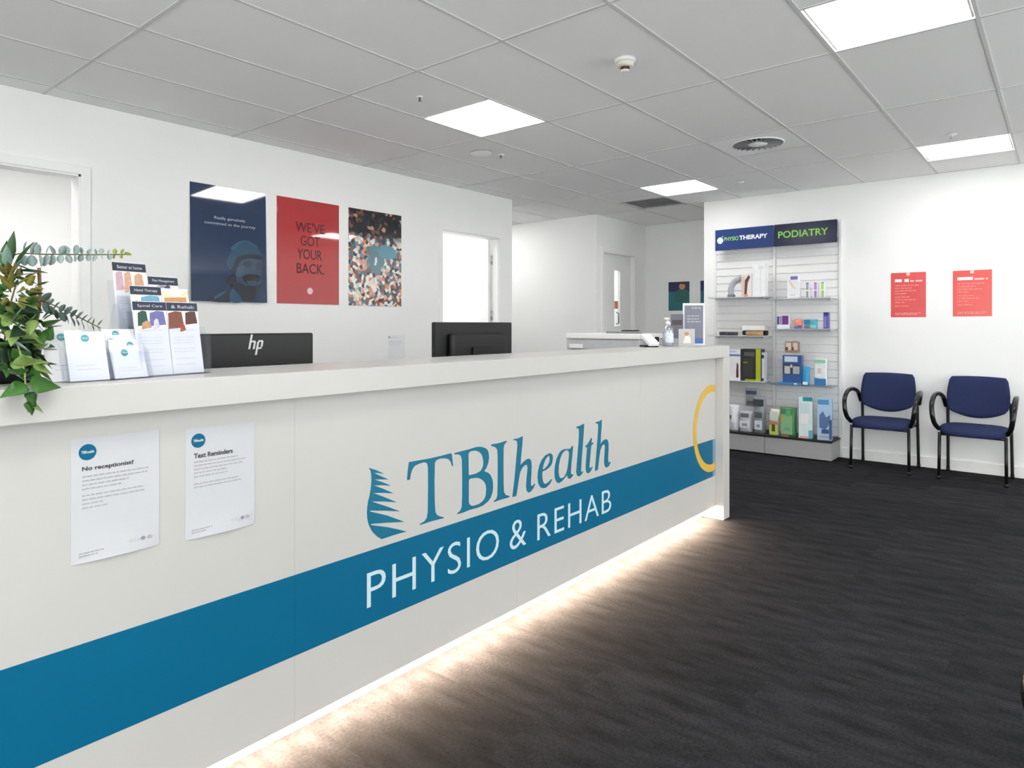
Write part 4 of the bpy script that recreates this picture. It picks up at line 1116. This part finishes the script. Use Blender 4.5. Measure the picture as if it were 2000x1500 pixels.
# ------------------------------------------------------------------ chairs
def superellipse(a, b, n=40, e=3.2):
    out = []
    for k in range(n):
        t_ = 2 * PI * k / n
        c, s = math.cos(t_), math.sin(t_)
        out.append((a * math.copysign(abs(c) ** (2 / e), c), b * math.copysign(abs(s) ** (2 / e), s)))
    return out

def make_chair(label, loc, rz, fabric, group):
    """Faces local -X, width along Y."""
    t = thing('waiting_chair', label, 'chair', loc, (0, 0, rz), group)
    # seat cushion: stacked outlines, a little crowned
    bm = bmesh.new()
    rings = []
    for sc_, z in ((0.90, 0.395), (0.985, 0.402), (1.0, 0.418), (1.0, 0.432), (0.97, 0.446), (0.86, 0.455), (0.5, 0.459)):
        rings.append([bm.verts.new((x * sc_ - 0.035, y * sc_, z - 0.02 * max(0, -(x * sc_) - 0.10) / 0.13)) for x, y in superellipse(0.225, 0.245)])
    for a, b in zip(rings, rings[1:]):
        for k in range(len(a)):
            bm.faces.new((a[k], a[(k + 1) % len(a)], b[(k + 1) % len(a)], b[k]))
    bm.faces.new(rings[0]); bm.faces.new(rings[-1])
    obj('seat', bm_mesh(bm, 'seat', True), fabric, t)
    box('seat_pan', (-0.21, -0.20, 0.378), (0.15, 0.20, 0.397), M_DARK, t, 0.006)
    # backrest: wide top, bowed lower edge, slightly wrapped
    bm = bmesh.new()
    nx, nz = 16, 10
    fr, bk = [], []
    for j in range(nz + 1):
        v = j / nz
        A, B = [], []
        for i in range(nx + 1):
            u = -1 + 2 * i / nx
            half = 0.214 + 0.012 * math.sin(PI * min(v * 1.2, 1)) 
            zb = 0.505 + 0.055 * u * u
            ztop = 0.866 - 0.006 * u * u
            z = zb + (ztop - zb) * v
            ex = 1 - 0.10 * (abs(2 * v - 1)) ** 8
            y = u * half * ex
            x = 0.150 + 0.055 * v - 0.03 * u * u
            rim = max(abs(u), abs(2 * v - 1)) ** 6
            th = 0.042 * (1 - 0.55 * rim)
            A.append(bm.verts.new((x - th / 2, y, z))); B.append(bm.verts.new((x + th / 2, y, z)))
        fr.append(A); bk.append(B)
    for j in range(nz):
        for i in range(nx):
            bm.faces.new((fr[j][i], fr[j][i + 1], fr[j + 1][i + 1], fr[j + 1][i]))
            bm.faces.new((bk[j][i], bk[j + 1][i], bk[j + 1][i + 1], bk[j][i + 1]))
    for j in range(nz):
        bm.faces.new((fr[j][0], fr[j + 1][0], bk[j + 1][0], bk[j][0])); bm.faces.new((fr[j][nx], bk[j][nx], bk[j + 1][nx], fr[j + 1][nx]))
    for i in range(nx):
        bm.faces.new((fr[0][i], bk[0][i], bk[0][i + 1], fr[0][i + 1])); bm.faces.new((fr[nz][i], fr[nz][i + 1], bk[nz][i + 1], bk[nz][i]))
    obj('backrest', bm_mesh(bm, 'backrest', True), fabric, t)
    for s in (-1, 1):
        tube('leg', [(-0.205, s * 0.232, 0.012), (-0.195, s * 0.228, 0.40)], 0.0125, M_DARK, t, 10, False)
        tube('leg', [(0.245, s * 0.232, 0.012), (0.215, s * 0.228, 0.42), (0.205, s * 0.226, 0.60), (0.215, s * 0.20, 0.66)], 0.0125, M_DARK, t, 10)
        for x in (-0.205, 0.245):
            lathe('foot_cap', [(0, 0), (0.015, 0), (0.015, 0.03), (0, 0.03)], M_BLACK, t, 12, (x, s * 0.232, 0))
        tube('armrest', [(0.205, s * 0.240, 0.585), (0.165, s * 0.258, 0.672), (0.06, s * 0.276, 0.708), (-0.09, s * 0.284, 0.700), (-0.20, s * 0.284, 0.640), (-0.235, s * 0.276, 0.555), (-0.215, s * 0.262, 0.475), (-0.165, s * 0.238, 0.425)],
             0.019, M_BLACKG, t, 12, True, 7)
    tube('cross_bar', [(-0.195, -0.228, 0.385), (-0.195, 0.228, 0.385)], 0.011, M_DARK, t, 8, False)
    tube('cross_bar', [(0.217, -0.228, 0.385), (0.217, 0.228, 0.385)], 0.011, M_DARK, t, 8, False)
    return t

make_chair('navy fabric chair with loop arms beside the display stand', (7.035, 1.280, 0), R(-1), M_NAVYF, 'navy waiting chairs')
make_chair('navy fabric chair with loop arms nearest the right edge', (7.04, 0.595, 0), R(-2), M_NAVYF, 'navy waiting chairs')
make_chair('dark teal chair at the right edge, mostly out of view', (2.072, -0.18, 0), R(-90), M_TEALF, None)

# ------------------------------------------------------------------ display stand with products
stand = thing('display_stand', 'white slatted retail display stand with two navy header signs', 'display stand', (7.32, 2.35, 0))
SB = Vector((7.32, 2.35, 0))
def sb(name, lo, hi, m, parent=stand, bev=0.001):
    return box(name, tuple(Vector(lo) - SB), tuple(Vector(hi) - SB), m, parent, bev)
bays = ((2.350, 2.985), (1.712, 2.340))
sb('back_board', (7.308, 1.70, 0.2), (7.3255, 2.995, 2.36), M_WHITEP)
pitch = 0.082
for (y0, y1) in bays:
    bm = bmesh.new(); add_box(bm, (0, 0, 0), (0.014, y1 - y0 - 0.024, pitch - 0.010), 0.003)
    sm = bm_mesh(bm, 'slat'); sm.materials.append(M_WHITEP)
    for k in range(26):
        obj('slat', sm, None, stand, tuple(Vector((7.2935, y0 + 0.012, 0.215 + k * pitch)) - SB))
for y in (1.700, 2.336, 2.973):
    sb('upright', (7.280, y, 0.2), (7.3079, y + 0.022, 2.36), M_WHITEP)
# headers
def header(y0, y1, m, nm):
    h_ = sb('header_sign', (7.15, y0, 2.125), (7.168, y1, 2.349), m, bev=0.003)
    sb('header_bracket', (7.168, y0 + 0.08, 2.20), (7.31, y0 + 0.11, 2.28), M_WHITEP, h_)
    sb('header_bracket', (7.168, y1 - 0.11, 2.20), (7.31, y1 - 0.08, 2.28), M_WHITEP, h_)
    return h_
h1_ = header(2.309, 2.928, M_SIGN1, 1)
h2_ = header(1.706, 2.304, M_SIGN2, 2)
def on_header(parent, y, z, me, m, name='lettering', dx=0.0):
    return obj(name, me, m, parent, tuple(Vector((7.1497 - dx, y, z)) - SB), FACE_X)
ap = [(0.034 * math.cos(a) * (1 - 0.18 * math.sin(a) ** 2), 0.036 * math.sin(a)) for a in [2 * PI * k / 20 for k in range(20)]]
on_header(h1_, 2.872, 2.232, shape_mesh([ap], 0.001), mat('icon_pale', (214, 236, 240), 0.4), 'sign_icon')
on_header(h1_, 2.858, 2.258, shape_mesh([[(0, 0), (0.012, 0.012), (0.022, 0.022), (0.010, 0.020)]], 0.001), mat('icon_pale', (214, 236, 240), 0.4), 'sign_icon')
on_header(h1_, 2.828, 2.223, text_mesh('PHYSIO', 0, 0, 0.155, 0.042, weight=0.01), M_GREENL)
on_header(h1_, 2.665, 2.223, text_mesh('THERAPY', 0, 0, 0.295, 0.046, weight=0.03), M_PUREW)
on_header(h2_, 2.262, 2.206, text_mesh('PODIATRY', 0, 0, 0.475, 0.070, weight=0.015), M_GREENL)
# base plinths
M_PL = mat('plinth_grey', (168, 168, 168), 0.5, 0.3, var=0.03)
for (y0, y1) in ((2.346, 2.985), (1.716, 2.342)):
    pl_ = sb('plinth', (6.985, y0, 0.012), (7.31, y1, 0.182), M_PL, bev=0.003)
    sb('plinth_deck', (6.972, y0 - 0.004, 0.1825), (7.31, y1 + 0.003, 0.202), M_BLACK, bev=0.003)
    for (fx, fy) in ((7.0, y0 + 0.02), (7.0, y1 - 0.04), (7.28, y0 + 0.02), (7.28, y1 - 0.04)):
        sb('foot', (fx, fy, 0), (fx + 0.02, fy + 0.02, 0.0125), M_DARK, pl_)
# shelves
M_SHELF = mat('shelf_white', (226, 226, 228), 0.3, 0.4)
SH = {'L1': (2.375, 2.96, 1.612), 'L2': (2.375, 2.96, 1.204), 'L3': (2.375, 2.96, 0.732), 'R1': (1.735, 2.315, 1.585), 'R2': (1.735, 2.315, 1.280), 'R3': (1.735, 2.315, 0.718)}
for k, (y0, y1, z) in SH.items():
    s_ = sb('shelf', (7.03, y0, z - 0.008), (7.2934, y1, z), M_SHELF if k != 'R3' else clear('shelf_acrylic', (235, 240, 246), 0.12), bev=0.001)
    sb('shelf_lip', (7.026, y0, z - 0.010), (7.0299, y1, z + 0.012), M_ACRYL, s_, 0)
    for yy in (y0 + 0.03, y1 - 0.04):
        sb('shelf_bracket', (7.14, yy, z - 0.028), (7.2934, yy + 0.006, z - 0.0082), M_SHELF, s_)

# products: x = front face, measured along the stand in Y
def carton(name, label, y0, y1, z, h, d, col, prints=(), x=7.06, cat='box', bev=0.0015, group='products on the display stand', rot=0.0):
    """Box whose front faces -X; prints: (u0, v0, u1, v1, colour) on the front, u from left to right."""
    w = y1 - y0
    t = thing(name, label, cat, (x + d / 2, (y0 + y1) / 2, z), (0, 0, rot), group)
    box('carton', (-d / 2, -w / 2, 0), (d / 2, w / 2, h), mat('pk_%d_%d_%d' % col, col, 0.35, 0.4, var=0.03), t, bev)
    for k, (u0, v0, u1, v1, c) in enumerate(prints):
        pts = c[1] if isinstance(c[0], tuple) else None
        cc = c[0] if pts else c
        lp = [(w * a, h * b_) for a, b_ in pts] if pts else rect(w * u0, h * v0, w * u1, h * v1)
        obj('printed_panel', shape_mesh([lp], 0.0006), mat('pk_%d_%d_%d' % cc, cc, 0.35, 0.4, var=0.03), t, (-d / 2 - 0.0002 - 0.0003 * k, w / 2, 0), FACE_X)
    return t

def pouch(name, label, y0, y1, z, h, d, col, prints=(), x=7.06, cat='bag', hook=None):
    """Soft bag: pillow section, sealed top edge; front faces -X."""
    w = y1 - y0
    t = thing(name, label, cat, (x + d / 2, (y0 + y1) / 2, z), (0, 0, 0), 'products on the display stand')
    bm = bmesh.new()
    n, m_ = 10, 10
    F, B = [], []
    for j in range(m_ + 1):
        v = j / m_
        a, b_ = [], []
        for i in range(n + 1):
            u = -1 + 2 * i / n
            th = d / 2 * (1 - abs(u) ** 3) * (1 - v ** 3) * (0.8 + 0.2 * math.sin(PI * v)) + 0.0012
            yy = u * w / 2 * (1 - 0.06 * math.sin(PI * v))
            a.append(bm.verts.new((-th, yy, v * h))); b_.append(bm.verts.new((th, yy, v * h)))
        F.append(a); B.append(b_)
    for j in range(m_):
        for i in range(n):
            bm.faces.new((F[j][i], F[j][i + 1], F[j + 1][i + 1], F[j + 1][i])); bm.faces.new((B[j][i], B[j + 1][i], B[j + 1][i + 1], B[j][i + 1]))
        bm.faces.new((F[j][0], F[j + 1][0], B[j + 1][0], B[j][0])); bm.faces.new((F[j][n], B[j][n], B[j + 1][n], F[j + 1][n]))
    for i in range(n):
        bm.faces.new((F[0][i], B[0][i], B[0][i + 1], F[0][i + 1])); bm.faces.new((F[m_][i], F[m_][i + 1], B[m_][i + 1], B[m_][i]))
    obj('bag', bm_mesh(bm, 'bag', True), mat('pk_%d_%d_%d' % col, col, 0.3, 0.4, var=0.05), t)
    for k, (u0, v0, u1, v1, c) in enumerate(prints):
        obj('printed_panel', shape_mesh([rect(w * u0, h * v0, w * u1, h * v1)], 0.0008), mat('pk_%d_%d_%d' % c, c, 0.3, 0.4, var=0.05), t, (-d / 2 - 0.001 - 0.0004 * k, w / 2, 0), FACE_X)
    if hook:
        tube('hook', [(0, 0, h + 0.004), (hook, 0, h + 0.004)], 0.003, M_CHROME, t, 6, False)
        flat_ = box('hang_tab', (-0.0008, -w * 0.3, h - 0.012), (0.0008, w * 0.3, h + 0.016), M_WHITEP, t, 0)
    return t

# left bay, top shelf
t = thing('neck_pillow', 'grey arched neck pillow standing on the top left shelf', 'pillow', (7.10, 2.675, 1.612), group='products on the display stand')
bm = bmesh.new()
add_tube(bm, [(0, 0.055, 0.028), (0, 0.06, 0.075), (0, 0.045, 0.13), (0, 0.005, 0.175), (0, -0.045, 0.19)], [0.030] * 40, 12, True, 6)
obj('cushion', bm_mesh(bm, 'cushion', True), mat('pillow_grey', (168, 172, 178), 0.8, var=0.08, scale=80), t)
box('trim', (-0.032, 0.022, 0.0), (0.032, 0.088, 0.03), mat('pillow_dark', (120, 122, 126), 0.8), t, 0.006)
carton('photo_carton', 'white carton with a leg photo on the top left shelf', 2.500, 2.610, 1.612, 0.240, 0.10, (236, 222, 216),
       ((0.05, 0.02, 0.36, 0.9, (226, 192, 176)), (0.25, 0, 0.6, 1, ((92, 74, 84), ((0.30, 0.10), (0.52, 0.08), (0.62, 0.6), (0.86, 0.86), (0.70, 0.94), (0.36, 0.72)))), (0.28, 0.0, 0.62, 0.12, (206, 150, 128))))
carton('tall_carton', 'tall plain white carton on the top left shelf', 2.364, 2.496, 1.612, 0.335, 0.10, (240, 241, 242), ((0.05, 0.05, 0.2, 0.9, (226, 236, 234)), (0.5, 0.85, 0.9, 0.93, (222, 226, 228)), (0.62, 0.06, 0.66, 0.95, (222, 224, 228))))
# left bay, second shelf
t = thing('resistance_band', 'row of dark coiled bands on the second left shelf', 'exercise band', (7.09, 2.755, 1.204), group='products on the display stand')
for k in range(4):
    lathe('coil', [(0.012, -0.022), (0.020, -0.02), (0.020, 0.02), (0.012, 0.022)], mat('band_dark', (62, 62, 68), 0.6), t, 16, (0, -0.075 + 0.05 * k, 0.0205), (R(90), 0, 0))
carton('white_carton', 'low white carton on tan roller, second left shelf', 2.370, 2.600, 1.262, 0.046, 0.11, (240, 240, 240), ())
t = thing('massage_roller', 'tan massage roller with black ends on second left shelf', 'roller', (7.12, 2.485, 1.204 + 0.029), (R(90), 0, 0), group='products on the display stand')
lathe('roller', [(0, -0.09), (0.0285, -0.09), (0.0285, 0.09), (0, 0.09)], mat('roller_tan', (206, 168, 124), 0.6, var=0.1), t, 20)
for s in (-1, 1):
    lathe('end_cap', [(0, s * 0.09), (0.026, s * 0.09), (0.022, s * 0.128), (0, s * 0.13)], M_BLACK, t, 20)
# left bay, third shelf
carton('brace_carton', 'white carton with blue band and leg photo, third left shelf', 2.620, 2.745, 0.732, 0.326, 0.10, (238, 234, 236),
       ((0.0, 0.78, 1.0, 0.84, (96, 118, 190)), (0.4, 0, 0.7, 1, ((88, 56, 52), ((0.66, 0.08), (0.86, 0.10), (0.84, 0.52), (0.72, 0.58), (0.66, 0.3)))), (0.05, 0.9, 0.7, 0.96, (190, 200, 226))))
carton('support_carton', 'black carton with lime green edge on the third left shelf', 2.404, 2.612, 0.732, 0.334, 0.11, (46, 46, 46),
       ((0.74, 0.0, 0.98, 1.0, (178, 190, 40)), (0.2, 0.0, 0.74, 0.06, (150, 164, 44)), (0.1, 0.12, 0.6, 0.7, (62, 60, 54)), (0.15, 0.78, 0.68, 0.9, (96, 96, 92)), (0.12, 0.55, 0.34, 0.6, (120, 130, 50))))
carton('strap_carton', 'narrow white carton with navy ends, third left shelf', 2.378, 2.400, 0.732, 0.30, 0.11, (214, 216, 232), ((0.0, 0.8, 1.0, 0.92, (40, 44, 92)), (0.0, 0.02, 1.0, 0.12, (52, 50, 104))), x=7.065)
# left bay, hanging and base
pouch('hanging_pack', 'grey hanging pack with dark label under third left shelf', 2.468, 2.605, 0.46, 0.19, 0.04, (156, 162, 168), ((0.1, 0.66, 0.9, 0.86, (86, 96, 112)), (0.15, 0.1, 0.85, 0.3, (110, 116, 122))), x=7.15, hook=0.12)
pouch('white_pack', 'white pack at the left end of the stand base', 2.640, 2.745, 0.202, 0.27, 0.09, (232, 233, 240), ((0.1, 0.1, 0.6, 0.3, (180, 184, 196)), (0.2, 0.45, 0.35, 0.6, (90, 90, 96))), x=7.04)
pouch('brace_bag', 'clear bag of white braces on the stand base', 2.492, 2.635, 0.202, 0.215, 0.10, (196, 198, 206), ((0.15, 0.2, 0.85, 0.52, (226, 228, 236)), (0.3, 0.28, 0.7, 0.42, (150, 154, 172)), (0.2, 0.7, 0.8, 0.9, (110, 116, 120))), x=7.03)
pouch('knee_support_bag', 'grey bag with dark top on the stand base', 2.360, 2.486, 0.202, 0.375, 0.10, (150, 154, 158), ((0.08, 0.74, 0.92, 0.93, (70, 78, 82)), (0.2, 0.42, 0.8, 0.58, (92, 98, 106)), (0.2, 0.1, 0.8, 0.35, (214, 217, 226)), (0.35, 0.16, 0.65, 0.24, (150, 154, 172))), x=7.03)
# right bay, top shelf
carton('insole_carton', 'white carton with purple corner on the top right shelf', 2.040, 2.146, 1.585, 0.226, 0.08, (240, 240, 242), ((0.3, 0.82, 0.95, 0.97, (122, 124, 178)), (0.1, 0.4, 0.6, 0.75, ((238, 212, 202), ((0.15, 0.75), (0.4, 0.5), (0.75, 0.36), (0.7, 0.46), (0.4, 0.7), (0.3, 0.86)))), (0.25, 0.12, 0.7, 0.16, (206, 206, 212))))
for lb, y0, c in (('slim tube carton with grey stripe, top right shelf', 1.945, (150, 150, 160)), ('slim tube carton with purple stripe, top right shelf', 1.870, (170, 126, 182)), ('slim tube carton with green stripe, top right shelf', 1.805, (164, 196, 120))):
    carton('cream_carton', lb, y0, y0 + 0.042, 1.585, 0.153, 0.045, (238, 238, 242), ((0.3, 0.02, 0.85, 0.45, c), (0.3, 0.52, 0.85, 0.97, tuple(min(255, int(q * 1.12)) for q in c)), (0.3, 0.93, 0.85, 0.99, (126, 122, 136))), x=7.09)
# right bay, second shelf
carton('purple_carton', 'white and purple carton at left of the second right shelf', 2.125, 2.246, 1.280, 0.136, 0.07, (226, 224, 238), ((0.02, 0.3, 0.18, 0.9, (76, 76, 128)), (0.22, 0.3, 0.38, 0.92, (150, 146, 190)), (0.42, 0.3, 0.92, 0.95, (116, 62, 132)), (0.0, 0.0, 1.0, 0.26, (232, 232, 244))))
pouch('coral_pack', 'coral pink soft pack on the second right shelf', 2.000, 2.085, 1.280, 0.094, 0.05, (236, 142, 124), ((0.1, 0.02, 0.9, 0.2, (66, 128, 190)), (0.5, 0.2, 0.95, 0.34, (116, 78, 150))), x=7.05)
pouch('teal_pack', 'teal and blue soft pack on the second right shelf', 1.860, 1.990, 1.280, 0.092, 0.05, (92, 170, 186), ((0.05, 0.55, 0.5, 0.95, (66, 128, 178)), (0.5, 0.08, 0.9, 0.4, (140, 204, 206)), (0.08, 0.02, 0.4, 0.25, (150, 96, 160))), x=7.05)
carton('violet_carton', 'narrow upright violet carton at right of second shelf', 1.756, 1.806, 1.280, 0.160, 0.045, (106, 100, 178), ((0.1, 0.8, 0.9, 0.98, (60, 44, 120)), (0.15, 0.1, 0.5, 0.7, (140, 134, 204))), x=7.05)
# right bay, third shelf
t = carton('gel_cap_pack', 'small brown hanging pack with two pale windows', 2.052, 2.190, 1.036, 0.112, 0.03, (176, 138, 116), ((0.06, 0.22, 0.44, 0.9, (238, 224, 206)), (0.56, 0.26, 0.9, 0.9, (240, 222, 214)), (0.04, 0.22, 0.22, 0.5, (110, 66, 56)), (0.48, 0.22, 0.62, 0.5, (112, 74, 70))), x=7.13, cat='pack')
tube('hook', [(0.015, 0, 0.116), (0.163, 0, 0.116)], 0.003, M_CHROME, t, 6, False)
carton('foot_care_carton', 'navy blue carton with white figure print, third right shelf', 2.010, 2.190, 0.740, 0.272, 0.07, (58, 92, 150), ((0.0, 0.30, 0.95, 0.70, (66, 72, 92)), (0.1, 0.32, 0.4, 0.6, (198, 198, 204)), (0.55, 0.32, 0.9, 0.6, (176, 180, 190)), (0.1, 0.76, 0.8, 0.96, (206, 218, 236)), (0.82, 0.78, 1.0, 1.0, (48, 86, 150)), (0.42, 0.55, 0.52, 0.66, (220, 214, 210))))
pouch('blue_pack', 'bright blue soft pack beside the navy carton', 1.935, 2.010, 0.718, 0.185, 0.05, (46, 152, 206), ((0.2, 0.04, 0.8, 0.2, (226, 238, 244)),), x=7.05)
carton('blue_tray', 'low blue tray under the navy carton, third right shelf', 2.012, 2.235, 0.718, 0.021, 0.16, (70, 140, 200), ((0.72, 0.2, 0.86, 0.9, (220, 235, 245)),), x=7.035, cat='tray')
t = pouch('clear_hanging_pack', 'clear hanging pack with green tab and blue foot', 1.788, 1.908, 0.722, 0.262, 0.045, (226, 232, 232), ((0.06, 0.0, 0.94, 0.26, (58, 124, 180)), (0.1, 0.3, 0.9, 0.78, (236, 238, 240)), (0.1, 0.84, 0.9, 0.97, (150, 208, 176)), (0.3, 0.45, 0.6, 0.65, (224, 206, 218))), x=7.10, cat='pack', hook=0.16)
# right bay, base
pouch('cream_bag', 'cream bag with lime label at left of the right base', 2.212, 2.306, 0.202, 0.262, 0.09, (222, 222, 206), ((0.05, 0.02, 0.95, 0.4, (190, 204, 98)), (0.3, 0.15, 0.65, 0.42, (92, 72, 52)), (0.1, 0.42, 0.9, 0.54, (196, 132, 104)), (0.1, 0.58, 0.9, 0.92, (214, 220, 208))), x=7.0)
pouch('green_bag', 'green bag with pale label standing on the right base', 2.050, 2.206, 0.202, 0.290, 0.11, (76, 134, 84), ((0.1, 0.08, 0.8, 0.75, (140, 186, 140)), (0.1, 0.0, 0.6, 0.06, (176, 110, 80)), (0.4, 0.7, 0.72, 0.92, (96, 170, 120)), (0.3, 0.2, 0.7, 0.32, (120, 172, 140)), (0.1, 0.55, 0.3, 0.7, (180, 172, 90))), x=7.0)
carton('ice_pack_carton', 'tall white carton with teal top on the right base', 1.905, 2.030, 0.202, 0.405, 0.09, (222, 236, 238), ((0.3, 0.9, 1.0, 1.0, (36, 148, 164)), (0.05, 0.0, 0.7, 0.05, (226, 172, 164)), (0.72, 0.0, 1.0, 0.2, (110, 178, 196)), (0.15, 0.35, 0.7, 0.6, (238, 240, 240)), (0.1, 0.6, 0.8, 0.86, (206, 228, 232))), x=7.02, rot=R(8))
carton('wrap_carton', 'tall pale blue carton with navy figure on the right base', 1.730, 1.858, 0.202, 0.400, 0.09, (172, 204, 232), ((0.05, 0.86, 0.8, 0.98, (80, 148, 200)), (0.1, 0.06, 0.9, 0.1, (208, 160, 168)), (0.1, 0, 0.9, 1, ((92, 116, 168), ((0.15, 0.30), (0.55, 0.25), (0.85, 0.4), (0.9, 0.62), (0.6, 0.55), (0.4, 0.7), (0.15, 0.6)))), (0.3, 0.16, 0.8, 0.26, (54, 80, 140)), (0.82, 0.02, 1.0, 0.5, (60, 96, 140))), x=7.02, rot=R(8))
